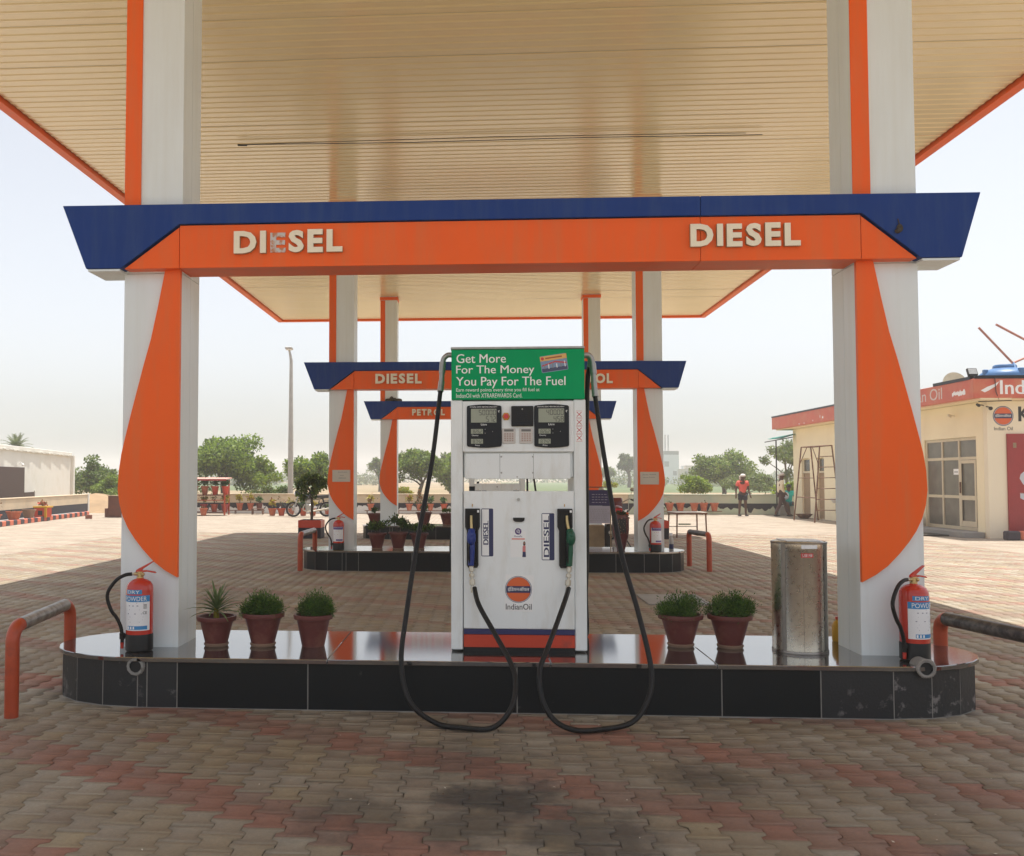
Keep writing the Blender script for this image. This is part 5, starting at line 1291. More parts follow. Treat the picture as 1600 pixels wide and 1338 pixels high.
# ------------------------------------------------------------------ white building, its wall and striped kerb
d = Vector((-2.1, 10.0, 0)).normalized(); nn = Vector((d.y, -d.x, 0))
t = thing('white_building', 'low whitewashed building with flat projecting roof and brown shuttered opening', 'building', (-16.3, 27.5, -.306), math.atan2(d.y, d.x))
t.scale = (1.2, 1.2, 1.2)
# local x runs along the wall away from the camera, local y towards its back
L_ = 15.1
B('wall', m_bwhite, t, 0, L_, .0, .22, -.05, 2.42)
B('wall', m_bwhite, t, L_ + .002, L_ + .25, -.12, 5, -.05, 2.44); B('wall', m_bwhite, t, 0, L_ - .002, 5.0, 5.2, -.05, 2.42); B('wall', m_bwhite, t, -.2, -.002, .0, 5, -.05, 2.42)
B('roof', m_bwhite, t, -.3, L_ + .02, -.045, 5.3, 2.445, 2.56, bevel=.01)
for k in range(40): B('roof_tile', m_bwhite, t, -.25 + k * .38, .10 + k * .38, -.05 - .012 * (k % 4), -.001, 2.405 + .012 * (k % 2), 2.440 + .004 * (k % 3 == 0))
B('opening', m_brown, t, 3.6, 8.1, -.022, -.001, .55, 1.88); B('opening', m_glass2, t, 1.2, 3.5, -.018, -.001, .55, 1.9)
B('window_frame', m_bwhite, t, 3.5, 3.62, -.05, -.0005, .5, 1.92)
B('opening', m_brown, t, 8.12, 9.4, -.021, -.001, .55, 1.05); B('window_frame', m_bwhite, t, 9.41, 9.55, -.04, -.0005, .5, 1.10)
for k in range(12): B('quoin_block', m_bwhite, t, L_ + .251, L_ + .36, -.10, .15, .3 + k * .17, .40 + k * .17)
b = MB(); b.tube([(7.3, -.03, 1.95), (7.3, -.1, 2.05), (7.3, -.16, 1.98)], .012, 6); b.ball((7.3, -.17, 1.96), .04, 8, 6); b.build('wall_lamp', m_label, t)
t = thing('boundary_wall', 'low cream topped black wall running beside the striped kerb', 'wall', (-15.85, 26.0, 0), math.atan2(11.0, -1.0), 'low boundary walls')
B('masonry', m_wcream, t, -4, 14.05, -.18, 0, -.05, .80, bevel=.01)
B('coping', m_wcream, t, -4, 14.05, -.20, .03, .8005, .84, bevel=.008)
B('black_paint', m_wblack, t, -3.99, 14.04, -.192, -.1805, .0, .44)
B('end_post', m_bwhite, t, 14.052, 14.20, -.22, .05, -.05, .86, bevel=.008)
# local y negative faces the forecourt after rotation
t = thing('striped_kerb', 'kerb of orange and black painted stones before the black wall', 'kerb', (-14.8, 24.6, 0), math.atan2(8.0, -.92))
for k in range(44):
    B('kerb_stone', m_kerb_o if k % 2 else m_kerb_k, t, k * .32 + .006, k * .32 + .314, -.15, 0, -.02, .15 + random.uniform(-.006, .006), bevel=.018)
B('kerb_fill', m_concrete, t, 0, 14.08, .0015, .9, -.02, .12)
t = thing('loose_brick', 'single loose brick on the paving past the end of the striped kerb', 'brick', (-14.72, 34.9, 0), .3)
B('brick_body', m_brick, t, -.12, .12, -.06, .06, 0, .15, bevel=.008)
t = thing('brown_cabinet', 'brown wooden cabinet with pale top standing in front of the gap in the wall', 'cabinet', (-14.35, 36.7, 0))
B('carcass', m_wood, t, -.26, .30, -.25, .25, 0, .82, bevel=.008); B('top', m_ply, t, -.29, .33, -.28, .28, .8205, .85, bevel=.006); B('step_box', m_wood, t, -.42, -.2605, -.18, .2, 0, .34, bevel=.006)
B('door', m_wood, t, -.22, .26, -.262, -.2505, .06, .78, bevel=.004)
# planters by the kerb
GK = 'planters behind the striped kerb'
for i, (x, y, h, r1, m, k, lab) in enumerate(((-15.45, 29.3, .26, .24, m_terra2, 'twig', 'low terracotta bowl with dry twigs behind the striped kerb, nearest the camera'),
        (-15.60, 30.9, .30, .25, m_terra2, 'sparse', 'round terracotta pot beside the beige planter behind the striped kerb'),
        (-15.72, 32.2, .32, .23, m_saucer, 'none', 'beige flared planter between the terracotta pots and the little shrine'))):
    wall_pot(x, y, .121, h, r1, m, k, lab, GK)
t = thing('tulsi_shrine', 'little orange and ochre shrine planter behind the striped kerb', 'shrine', (-15.78, 33.4, .121))
B('shrine_body', m_ored, t, -.22, .22, -.22, .22, 0, .34, bevel=.01); B('cornice', m_yellow, t, -.26, .26, -.26, .26, .341, .40, bevel=.008); B('niche', m_dark, t, -.08, .08, -.228, -.2205, .08, .24); B('corner_post', m_yellow, t, .17, .25, -.27, -.2205, 0, .3405)
shrub(.16, .2, 120, .06, [m_oleaf, m_ored])(t, .40, .2)

# ------------------------------------------------------------------ sales building
t = thing('sales_building', 'cream sales building with red fascia, glazed door and round emblem', 'building', (12.93, 25.3, 0))
bl_d = Vector((-.02, 1, 0)).normalized()            # long side wall runs away from the camera
ang = math.atan2(bl_d.y, bl_d.x)
LW = 14.39
side = frame((0, 0, 0), -bl_d, (0, 0, 1))               # x towards the camera, -y outwards (towards the forecourt)
def SB(name, m, par, x0, x1, y0, y1, z0, z1, bevel=0):   # box on the side wall: x = distance from the front corner, going away
    b = MB(side); b.box(-x1, -x0, y0, y1, z0, z1); return b.build(name, m, par, bevel=bevel)
def SP(name, poly, y, m, par):
    b = MB(side); b.face([(-p[0], p[1]) for p in poly], y); return b.build(name, m, par, smooth=0, recalc=False)
# side wall in pieces round its openings; door bay nearest the corner
dz = 2.62
SB('wall', m_bcream, t, .201, .55, 0, .22, -.05, 3.5); SB('wall', m_bcream, t, 3.35, 10.5, 0, .22, -.05, 3.5); SB('wall', m_bcream, t, .5505, 3.3495, .0, .22, dz, 3.5)
SB('wall', m_bcream, t, 10.501, 11.1, 0, .22, -.05, 3.5); SB('wall', m_bcream, t, 11.8, 12.55, 0, .22, -.05, 3.5); SB('wall', m_bcream, t, 13.45, LW, 0, .22, -.05, 3.5)
SB('wall', m_bcream, t, 11.101, 11.799, .0, .22, 2.3, 3.5); SB('wall', m_bcream, t, 12.551, 13.449, .0, .22, 2.3, 3.5)
B('wall', m_bpale, t, 0, 8.5, 0, .2, -.05, 3.5)                                  # front wall towards the camera
B('wall', m_bcream, t, .0, 8.5, 14.2, 14.4, -.05, 3.5)
SB('plinth', m_concrete, t, .2, 3.6, -.55, -.001, -.02, .13, bevel=.01)
# glazed door bay
fr = SB('door_frame', m_frame, t, .56, 3.34, .04, .10, .135, .22)
SB('frame_member', m_frame, fr, .56, 3.34, .04, .10, 2.54, 2.615)
for x in (.56, 1.47, 2.38, 3.27): SB('frame_member', m_frame, fr, x, x + .07, .039, .101, .2205, 2.5395)
for z in (.98, 2.02): SB('frame_member', m_frame, fr, .6305, 3.2695, .042, .098, z, z + .075)
for (x0, x1) in ((.63, 1.47), (1.54, 2.38), (2.45, 3.27)):
    for (z0, z1) in ((.222, .978), (1.057, 2.018), (2.097, 2.538)): SB('pane', m_glass, fr, x0 + .001, x1 - .001, .065, .071, z0, z1)
dd = SB('door', m_frame, t, .64, .72, .028, .0385, .23, 2.01); SB('door_stile', m_frame, dd, 1.38, 1.46, .028, .0385, .23, 2.01); SB('door_rail', m_frame, dd, .7205, 1.3795, .029, .0383, .23, .38); SB('door_rail', m_frame, dd, .7205, 1.3795, .029, .0383, .94, 1.06); SB('door_rail', m_frame, dd, .7205, 1.3795, .029, .0383, 1.92, 2.009)
SB('handle', m_rust, dd, 1.40, 1.43, -.01, .0275, 1.12, 1.42, bevel=.006)
s = SB('door_notice', m_print_w, t, 1.56, 1.84, .055, .0645, 1.62, 1.78); SB('notice_line', m_fargrey, s, 1.60, 1.80, .0525, .0545, 1.68, 1.71)
# rear doors on the side wall
for (x0, x1) in ((11.1, 11.8), (12.55, 13.45)):
    d0 = SB('rear_door', M('tan_door', (.34, .23, .13), .6), t, x0 + .001, x1 - .001, .08, .12, 0, 1.72); SB('ventilator', m_glass2, d0, x0 + .05, x1 - .05, .09, .12, 1.80, 2.25); SB('rear_door_frame', m_wood if 0 else m_frame, d0, x0 + .001, x1 - .001, .03, .08, 1.7205, 1.79)
# red fascia
fx = -.48
b = MB(side); b.box(-LW - .9, .44, -.55, -.38, 3.55, 4.03); b.build('fascia', m_fascia, t, bevel=.005)
b = MB(); b.box(-.54, 8.8, -.44, -.28, 3.552, 4.04); b.build('fascia', m_fascia, t, bevel=.005)
b = MB(side); b.box(-LW - .9, .42, -.379, .4, 3.51, 3.56); b.build('eave_soffit', m_bcream, t)
B('eave_soffit', m_bcream, t, .25, 8.7, -.279, .4, 3.512, 3.57)
b = MB(side); b.box(-LW - .85, .3, -.37, .25, 3.9, 4.0); b.build('roof_slab', m_concrete, t); B('roof_slab', m_concrete, t, .3, 8.7, -.2, 11.0, 3.86, 3.97)
SB('fascia_cap', m_bezel, t, 4.6, LW + .91, -.565, -.37, 4.031, 4.09); SB('fascia_cap', m_bezel, t, -.3, 1.6, -.565, -.37, 4.031, 4.11); B('fascia_cap', m_bezel, t, -.5, .75, -.455, -.27, 4.042, 4.12)
for (x, z, w, h) in ((9.6, 3.66, .12, .10), (9.9, 3.7, .05, .12), (10.6, 3.62, .07, .06), (11.5, 3.58, .08, .05), (12.0, 3.58, .14, .04)):
    SP('peeled_patch', [(x, z), (x + w, z + .02), (x + w * .7, z + h), (x + w * .1, z + h * .8)], -.5515, m_print_w, t)
b = MB(side)
text(b, 'Indian Oil', -3.35, -1.14, 3.65, 3.97, -.5512, .01); b.build('lettering', M('faded_white_letters', (.70, .60, .55), .6), t, smooth=0, recalc=False)
# torn white strip under the missing lettering near the corner
def torn(x0, x1, z0, f, y, xf):
    b = MB(xf); n = 16; up = []; lo = []
    for i in range(n + 1):
        x = x0 + (x1 - x0) * i / n; up.append((x, y, z0 + .10 + random.uniform(-.03, .045))); lo.append((x, y, z0 + random.uniform(-.03, .03)))
    b.add(lo + up, [(i, i + 1, i + n + 2, i + n + 1) for i in range(n)]); return b.build('torn_vinyl', m_print_w, f, smooth=0, recalc=False)
torn(-.62, .05, 3.68, t, -.5514, side)
b = MB(); b.add([(-.36, -.4414, 3.74), (-.26, -.4414, 3.69), (-.16, -.4414, 3.74), (.02, -.4414, 3.85), (.1, -.4414, 3.97), (-.02, -.4414, 3.90), (-.2, -.4414, 3.83)], [(0, 1, 2, 3, 4, 5, 6)]); b.build('torn_vinyl', m_print_w, t, smooth=0, recalc=False)
b = MB(); text(b, 'Indian Oil', .12, None, 3.64, 4.0, -.4412, .035); b.build('lettering', m_print_w, t, smooth=0, recalc=False)
# round emblem and lettering on the front wall
sg = flat('emblem_plate', disc(.40, 3.12, .255), -.003, m_print_b, t)
logo(sg, .40, 3.12, .245, -.0045)
b = MB(); text(b, 'Indian Oil', .17, .63, 2.75, 2.84, -.003, .01); b.build('lettering', m_print_k, t, smooth=0, recalc=False)
b = MB(); text(b, 'K', .79, 1.06, 2.98, 3.36, -.003, .05); b.build('lettering', m_print_k, t, smooth=0, recalc=False)
rb = B('red_board', m_signred, t, .46, 3.0, -.05, -.001, .12, 2.66, bevel=.004)
b = MB(); text(b, 'S', .77, 1.20, .95, 1.72, -.0515, .05); b.build('lettering', M('silver_letter', (.55, .57, .62), .4), rb, smooth=0, recalc=False)
B('wall_tag', m_ply, rb, .60, .68, -.058, -.0505, 2.30, 2.43)
# cameras and small lamps under the eave
for (xx, z) in ((1.55, 3.22), (.1, 3.40)):
    b = MB(side); b.tube([(-xx, -.02, z), (-xx, -.14, z + .02)], .015, 6); b.tube([(-xx - .06, -.15, z + .03), (-xx + .10, -.19, z - .01)], [.035, .04], 8); b.build('security_camera', m_dark if xx < 1 else m_dish, t)
b = MB(); b.tube([(-.02, -.02, 3.36), (-.02, -.16, 3.34)], .015, 6); b.ball((.0, -.19, 3.30), (.05, .06, .05), 8, 6); b.build('security_camera', m_dark, t)
b = MB(); b.ball((.0, -.02, 3.37), .01, 5, 4); b.tube([(-.35, -.30, 3.47), (.45, -.32, 3.49)], .012, 5); b.tube([(-.02, -.46, 4.08), (-.0, -.47, 3.7), (.10, -.40, 3.5)], .010, 5); b.build('cable', m_dark, t)
# things on its roof
def flood():
    t = thing('floodlight', 'black floodlight on the corner of the red fascia below the blue tank', 'floodlight', (12.52, 25.1, 4.11))
    b = MB(Matrix.Rotation(-.45, 4, 'X')); b.box(-.17, .17, -.05, .05, .06, .34); b.build('housing', m_dark, t, bevel=.015); b = MB(Matrix.Rotation(-.45, 4, 'X')); b.box(-.14, .14, -.056, -.0505, .09, .31); b.build('lens', m_alu, t)
    B('bracket', m_dark, t, -.19, .19, -.02, .02, 0, .05); t.scale = (.72, .72, .72)
flood()
t = thing('satellite_dish', 'ivory dish standing behind the black floodlight on the roof', 'dish', (13.02, 27.0, 4.0))
t.scale = (.55, .55, .6)
xf = Matrix.Translation((.0, .3, .10)) @ Matrix.Rotation(math.radians(75), 4, 'X')
b = MB(xf); b.lathe([(0, 0), (.25, .03), (.5, .11), (.62, .18), (.63, .185), (.5, .13), (.25, .05), (0, .02)], 24); b.build('reflector', m_dish, t, smooth=60)
b = MB(); b.tube([(0, .35, -.1), (0, .3, .25)], .03, 8); b.tube([(0, .3, .0), (0, -.35, .15)], .012, 6); b.ball((0, -.37, .16), .04, 8, 6); b.build('feed_arm', m_lamp, t)
t = thing('water_tank', 'blue plastic water tank on the roof of the sales building', 'water tank', (14.62, 27.6, 3.97)); t.scale = (1, 1, .86)
b = MB(); b.lathe([(0, 0), (.60, 0), (.66, .03), (.64, .14), (.66, .17), (.66, .30), (.64, .33), (.66, .37), (.65, .52), (.56, .62), (.34, .72), (.30, .72), (.30, .80), (.27, .84), (0, .86)], 32); b.build('tank_body', m_tank, t, smooth=40)
b = MB()
for k in range(4): a = k * PI / 2 + .2; b.prism([(.60 * math.cos(a) - .06, .60 * math.sin(a) - .06), (.60 * math.cos(a) + .06, .60 * math.sin(a) - .06), (.60 * math.cos(a) + .06, .60 * math.sin(a) + .06), (.60 * math.cos(a) - .06, .60 * math.sin(a) + .06)], .50, .68, 'z')
b.build('lug', m_tank, t, bevel=.015)
b = MB(); b.tube([(.1, -.34, .66), (.14, -.2, .88), (.3, .1, .88)], .03, 6); b.build('vent_pipe', m_tank, t)
t = thing('steel_mast', 'rusty pink steel pole frame leaning up from the roof beside the blue tank', 'mast', (15.4, 29, 3.97))
b = MB(); b.tube([(.30, .1, -.05), (.20, 0, .93), (-.75, 0, 2.0)], .035, 8); b.build('pole', m_rustp, t)
b = MB(); b.tube([(.22, 0, .95), (1.2, .2, 1.35)], .03, 8); b.build('brace', m_rustp, t); b = MB(); b.tube([(1.2, .2, 1.35), (-.15, .2, 2.12)], .035, 8); b.build('pole', m_rustp, t)
b = MB(); 
for z in (.35, .6): b.tube([(.28, 0, z), (1.1, .1, z)], .014, 5)
b.build('rail', m_lamp, t)
# things standing about the building
t = thing('red_panel', 'tall dark red panel leaning by the glazed door', 'panel', (12.42, 29.25, 0), ang)
B('panel_face', m_signred, t, -.08, .5, -.02, .03, .12, 1.98, bevel=.004); B('panel_foot', m_wood, t, -.10, .52, -.03, .05, 0, .1195)
t = thing('wooden_stump', 'weathered ribbed wooden block at the foot of the dark red panel', 'stump', (12.45, 28.75, 0))
for k in range(8):
    B('stave', m_bark, t, -.28 + k * .07, -.215 + k * .07, -.2 - .02 * (k % 2), .2, 0, .36 + .03 * (k % 3), bevel=.006)
t = thing('doormat', 'dark worn doormat on the paving before the glazed door', 'doormat', (12.0, 26.6, .0), ang)
b = MB(); b.prism([(-.5, -.3), (.55, -.32), (.7, .1), (.5, .32), (-.4, .3)], .0, .03, 'z'); b.build('mat', m_mat, t, bevel=.008)
t = thing('corner_kerb', 'short orange and black kerb of painted stones below the dark red board', 'kerb', (13.0, 24.75, 0))
for k in range(6): B('kerb_stone', m_kerb_o if k == 1 else m_kerb_k, t, k * .34 + .004, k * .34 + .336, -.12, .10, -.02, .21, bevel=.03)
t = thing('stepladder', 'tall rusty A-shaped steel step frame standing by the rear doors', 'ladder', (11.55, 34.2, 0), .0)
b = MB()
f0 = [(-.30, 1.2, 0), (-.12, .6, 2.60)]
def bar(p, q, r=.018):
    b = MB(); b.tube([p, q], r, 6); b.build('bar', m_rust, t)
A0, B0, C0, D0 = (-.28, 1.15, 0), (.62, -.75, 0), (.62, 1.3, 0), (1.15, -.55, .0)
a_, b_, c_, d_ = (.02, .80, 2.62), (.32, -.15, 2.66), (.36, .95, 2.62), (.92, -.1, 2.66)
A_, B_, C_, D_ = (-.25, 1.30, 0), (-.20, -.70, 0), (.62, 1.36, 0), (.73, -.60, 0)
a_, b_, c_, d_ = (-.05, 1.0, 2.64), (.15, -.30, 2.64), (.30, 1.05, 2.64), (.56, -.30, 2.66)
for p, q in ((A_, a_), (B_, b_), (C_, c_), (D_, d_)): bar(p, q, .024)
for p, q in ((a_, b_), (c_, d_), (a_, c_), (b_, d_)): bar(p, q, .02)
lerp = lambda p, q, s: tuple(p[i] + (q[i] - p[i]) * s for i in range(3))
for s_ in (.16, .30, .44, .58, .72, .86): bar(lerp(B_, b_, s_), lerp(D_, d_, s_), .014)
for s_ in (.32,): bar(lerp(A_, a_, s_), lerp(B_, b_, s_), .018)
bar(lerp(A_, a_, .58), lerp(C_, c_, .58), .012); bar(lerp(A_, a_, .76), lerp(a_, c_, .6), .014); bar(lerp(B_, b_, .76), lerp(b_, a_, .4), .014)
t = thing('mortar_pan', 'round shallow grey mortar pan on the ground by the step frame', 'pan', (12.25, 37.3, 0))
b = MB(); b.lathe([(0, 0), (.16, .0), (.30, .14), (.32, .16), (.29, .145), (.15, .02), (0, .02)], 20); b.build('pan', m_rust, t, smooth=50)
t = thing('wash_basin', 'small white wash basin on the side wall behind the step frame', 'basin', (12.62, 35.0, 0), ang - PI / 2)
b = MB(); b.lathe([(0, .62), (.10, .64), (.20, .78), (.22, .80), (.19, .79), (.0, .68)], 18); b.build('bowl', m_label, t, smooth=50); b = MB(); b.tube([(0, 0, .62), (0, .0, .3), (.12, .1, .12)], .025, 8); b.build('waste_pipe', m_lamp, t)
t = thing('green_awning', 'bright green fibre awning on a thin dark pole past the end of the building', 'awning', (11.9, 40.3, 0))
for k in range(2, 6):
    b = MB(); x0 = -.32 + k * .28
    b.add([(x0, -.6 - .1 * k, 2.98 + .09 * k), (x0 + .28, -.7 - .1 * k, 3.07 + .09 * k), (x0 + .28, 1.2, 3.16 + .05 * k), (x0, 1.2, 3.10 + .05 * k)], [(0, 1, 2, 3)]); b.add([(p[0], p[1], p[2] - .03) for p in b.v[:4]], [(3, 2, 1, 0)]); b.build('fibre_sheet', m_teal, t, smooth=0)
b = MB(); b.tube([(.28, .1, 0), (.28, .1, 3.08)], .028, 8); b.build('pole', m_dark, t); b = MB(); b.tube([(-.3, -.3, 3.0), (1.2, -.5, 3.28)], .02, 6); b.build('purlin', m_dark, t)

# ------------------------------------------------------------------ notices on the middle columns
for (x0, x1, z0, z1, lab, k) in ((-2.50, -2.20, 1.467, 1.665, 'cream paper notice on the petal above the middle extinguisher near three potted plants', 0), (2.585, 2.885, 1.425, 1.63, 'cream paper notice on the petal above the spray bottle', 1)):
    t = thing('paper_notice', lab, 'notice', (0, 15.818, 0), 0, 'paper notices on the middle columns')
    B('sheet', m_paper, t, x0, x1, -.006, 0, z0, z1)
    b = MB(); w = x1 - x0
    for (u0, u1, v, h) in (((.32, .52, .78, .05), (.56, .82, .78, .05), (.45, .62, .5, .05), (.36, .74, .28, .05)) if k == 0 else ((.12, .45, .74, .05), (.5, .85, .76, .05), (.15, .42, .52, .05), (.48, .8, .54, .05))):
        x = x0 + w * u0
        while x < x0 + w * u1:
            c_ = random.uniform(.008, .014); b.face(rect(x, x + c_ * .8, z0 + (z1 - z0) * v, z0 + (z1 - z0) * v + random.uniform(.008, .014)), -.0064); x += c_ + .003
    b.build('print', m_fargrey, t, smooth=0, recalc=False)

# ------------------------------------------------------------------ empty table frame and notice stand
t = thing('table_frame', 'empty dark steel table frame with narrow pale top edge standing in the sun', 'table', (5.35, 25.2, 0), .12)
for (x, y) in ((-.40, -.25), (.38, -.25), (-.40, .45), (.38, .45)): 
    b = MB(); b.tube([(x * 1.0, y, 0), (x * .96, y * .95, .60)], .019, 6); b.build('leg', m_rust, t)
B('top_rail', m_rust, t, -.42, .40, -.27, -.23, .595, .63); B('top_rail', m_rust, t, -.42, .40, .42, .46, .595, .63); B('top_rail', m_rust, t, -.42, -.38, -.229, .419, .596, .629); B('top_rail', m_rust, t, .36, .40, -.229, .419, .596, .629)
B('table_top', m_paper, t, -.41, .39, -.26, .45, .6305, .65, bevel=.004)
for yy in (.455, ): B('stretcher', m_lamp, t, -.38, .36, yy - .01, yy + .01, .24, .26)
B('stretcher', m_lamp, t, -.38, .36, -.26, -.24, .10, .115); B('green_cloth', m_wgreen, t, -.2, .12, .2, .23, .30, .34)
t = thing('notice_stand', 'pale steel stand with navy board over a lilac list board, beside the maroon motorcycle', 'sign', (2.42, 20.0, 0))
for x in (-.245, .235): B('stand_post', m_ply, t, x - .012, x + .012, -.012, .012, 0, 1.33)
B('navy_board', m_navy, t, -.232, .222, -.02, -.005, .955, 1.28); B('list_board', m_lavp, t, -.232, .222, -.02, -.005, .59, .95); B('foot', m_ply, t, -.28, .27, -.18, .2, 0, .03); B('header_frame', m_rust, t, -.26, .26, -.014, .012, 1.331, 1.35)
b = MB()
for k in range(7):
    x = -.19
    while x < .17: c_ = random.uniform(.02, .05); b.face(rect(x, x + c_, .64 + k * .04, .648 + k * .04), -.0206); x += c_ + .015
b.build('print', m_fargrey, t, smooth=0, recalc=False)
b = MB()
for k in range(4):
    x = -.15
    while x < .15: c_ = random.uniform(.03, .06); b.face(rect(x, x + c_, 1.02 + k * .055, 1.03 + k * .055), -.0206); x += c_ + .02
b.build('print', m_lavp, t, smooth=0, recalc=False)
t = thing('plywood_crate', 'worn plywood crate with dark side panels standing behind the notice stand', 'crate', (2.5, 21.2, 0))
B('front_board', m_ply, t, -.20, .16, -.15, .15, 0, .50, bevel=.01)
for x in (-.30, .26): B('side_board', m_dark, t, x - .06, x + .06, -.16, .16, 0, .52, bevel=.01)

# ------------------------------------------------------------------ motorcycles
def make_bike(loc, rz, label, paint, rear_only=False):
    t = thing('motorcycle', label, 'motorcycle', loc, rz, 'parked motorcycles')   # local +x is forward
    for (x, nm) in ((.66, 'front_wheel'), (-.64, 'rear_wheel')):
        r_, w = .30, .042
        b = MB()
        prof = [(r_ - .075, -w * .7), (r_ - .03, -w), (r_ - .006, -w * .6), (r_, 0), (r_ - .006, w * .6), (r_ - .03, w), (r_ - .075, w * .7)]
        b.lathe(prof, 30); b.v = [(p[0] + x, p[2], p[1] + .30) for p in b.v]; wh = b.build(nm, m_tyre, t, smooth=50)
        b = MB(); b.lathe([(r_ - .075, -.022), (r_ - .09, -.018), (r_ - .09, .018), (r_ - .075, .022)], 30); b.lathe([(.0, -.05), (.055, -.05), (.055, .05), (.0, .05)], 14); b.v = [(p[0] + x, p[2], p[1] + .30) for p in b.v]; b.build('rim', m_alu, wh, smooth=40)
        b = MB()
        for k in range(14):
            a = 2 * PI * k / 14; b.tube([(x + .05 * math.cos(a), .03 * (-1) ** k, .30 + .05 * math.sin(a)), (x + .215 * math.cos(a + .25), 0, .30 + .215 * math.sin(a + .25))], .004, 4)
        b.build('spokes', m_alu, wh)
    b = MB()
    for s in (-1, 1): b.tube([(.66, s * .075, .30), (.50, s * .075, .74), (.44, s * .07, .92)], [.026, .022, .02], 8)
    b.build('fork', m_alu, t, smooth=60)
    b = MB(); k = 10; aa = [.35 + 1.9 * i / k for i in range(k + 1)]
    b.add([(.66 + .335 * math.cos(a), -.06, .30 + .335 * math.sin(a)) for a in aa] + [(.66 + .345 * math.cos(a), 0, .30 + .345 * math.sin(a)) for a in aa] + [(.66 + .335 * math.cos(a), .06, .30 + .335 * math.sin(a)) for a in aa], [(r_ * (k + 1) + i, r_ * (k + 1) + i + 1, (r_ + 1) * (k + 1) + i + 1, (r_ + 1) * (k + 1) + i) for r_ in (0, 1) for i in range(k)]); b.build('front_mudguard', paint, t, smooth=60)
    b = MB(); aa = [.5 + 2.1 * i / k for i in range(k + 1)]
    b.add([(-.64 + .345 * math.cos(a), -.08, .30 + .345 * math.sin(a)) for a in aa] + [(-.64 + .36 * math.cos(a), 0, .30 + .36 * math.sin(a)) for a in aa] + [(-.64 + .345 * math.cos(a), .08, .30 + .345 * math.sin(a)) for a in aa], [(r_ * (k + 1) + i, r_ * (k + 1) + i + 1, (r_ + 1) * (k + 1) + i + 1, (r_ + 1) * (k + 1) + i) for r_ in (0, 1) for i in range(k)]); b.build('rear_mudguard', m_seat, t, smooth=60)
    b = MB(); b.tube(spline([(.42, 0, .84), (.1, 0, .72), (-.35, 0, .70), (-.62, 0, .78)], 4), .022, 8); b.tube(spline([(.42, 0, .80), (.32, 0, .45), (.05, 0, .26), (-.25, 0, .28), (-.35, 0, .66)], 4), .020, 8)
    for s in (-1, 1): b.tube([(-.22, s * .07, .30), (-.64, s * .09, .30)], .018, 6); b.tube([(-.62, s * .10, .32), (-.48, s * .11, .72)], .026, 8)
    b.build('frame', m_seat, t, smooth=60)
    b = MB(); b.ball((.16, 0, .80), (.27, .125, .12), 16, 10); b.build('fuel_tank', paint, t, smooth=80)
    b = MB(); b.box(-.72, -.05, -.12, .12, .74, .83); b.v = [(x, y * (1 - .25 * (x < -.5)), z + .05 * (x < -.5) * (z > .8)) for x, y, z in b.v]; b.build('seat', m_seat, t, bevel=.03, seg=2)
    b = MB(); b.prism([(-.70, .60), (-.78, .86), (-.92, .90), (-.88, .74)], -.10, .10); b.build('tail_cowl', paint, t, bevel=.02)
    b = MB(); b.box(-.935, -.90, -.085, .085, .80, .875); b.build('tail_light', m_tail, t, bevel=.015)
    b = MB(); b.box(-.955, -.945, -.10, .10, .62, .73); b.build('number_plate', m_label, t); B('plate_bracket', m_dark, t, -.944, -.86, -.02, .02, .60, .78)
    for s in (-1, 1): b = MB(); b.tube([(-.86, 0, .77), (-.87, s * .17, .77)], .01, 5); b.ball((-.87, s * .18, .77), (.03, .04, .03), 8, 6); b.build('indicator', m_print_o, t)
    b = MB(); b.box(-.12, .20, -.13, .13, .24, .50); b.box(-.02, .20, -.09, .09, .50, .68); b.build('engine', m_alu, t, bevel=.03)
    b = MB(); b.tube(spline([(.22, .10, .50), (.30, .12, .30), (.1, .14, .22), (-.3, .15, .26), (-.85, .17, .36)], 4), [.022] * 9 + [.04] * 8, 8); b.build('exhaust', m_chrome, t, smooth=60)
    b = MB(); b.tube(spline([(.28, -.36, 1.02), (.38, -.28, 1.06), (.43, -.08, .96), (.43, .08, .96), (.38, .28, 1.06), (.28, .36, 1.02)], 4), .013, 7); hb = b.build('handlebar', m_chrome, t, smooth=60)
    for s in (-1, 1):
        b = MB(); b.tube([(.27, s * .37, 1.018), (.34, s * .31, 1.045)], .019, 8); b.build('grip', m_seat, hb)
        b = MB(); b.tube([(.37, s * .28, 1.06), (.36, s * .33, 1.24)], .007, 5); b.ball((.35, s * .35, 1.27), (.02, .07, .045), 10, 6); b.build('mirror', m_chrome, hb)
    b = MB(); b.prism([(.42, .82), (.60, .84), (.62, 1.0), (.50, 1.10), (.40, 1.0)], -.12, .12); b.build('headlamp_cowl', paint, t, bevel=.03)
    b = MB(); b.ball((.61, 0, .92), (.03, .085, .075), 12, 8); b.build('headlamp', m_label, t)
    b = MB(); b.tube([(-.1, -.14, .24), (-.14, -.28, .0)], .014, 6); b.build('side_stand', m_dark, t)
    return t
make_bike((-6.75, 37.2, 0), PI + .25, 'dark motorcycle parked side on behind the planter with the young tree', m_bike)
make_bike((3.02, 21.6, 0), PI / 2 - .12, 'maroon motorcycle seen from behind with red tail light, above the maroon urn', m_bikered)

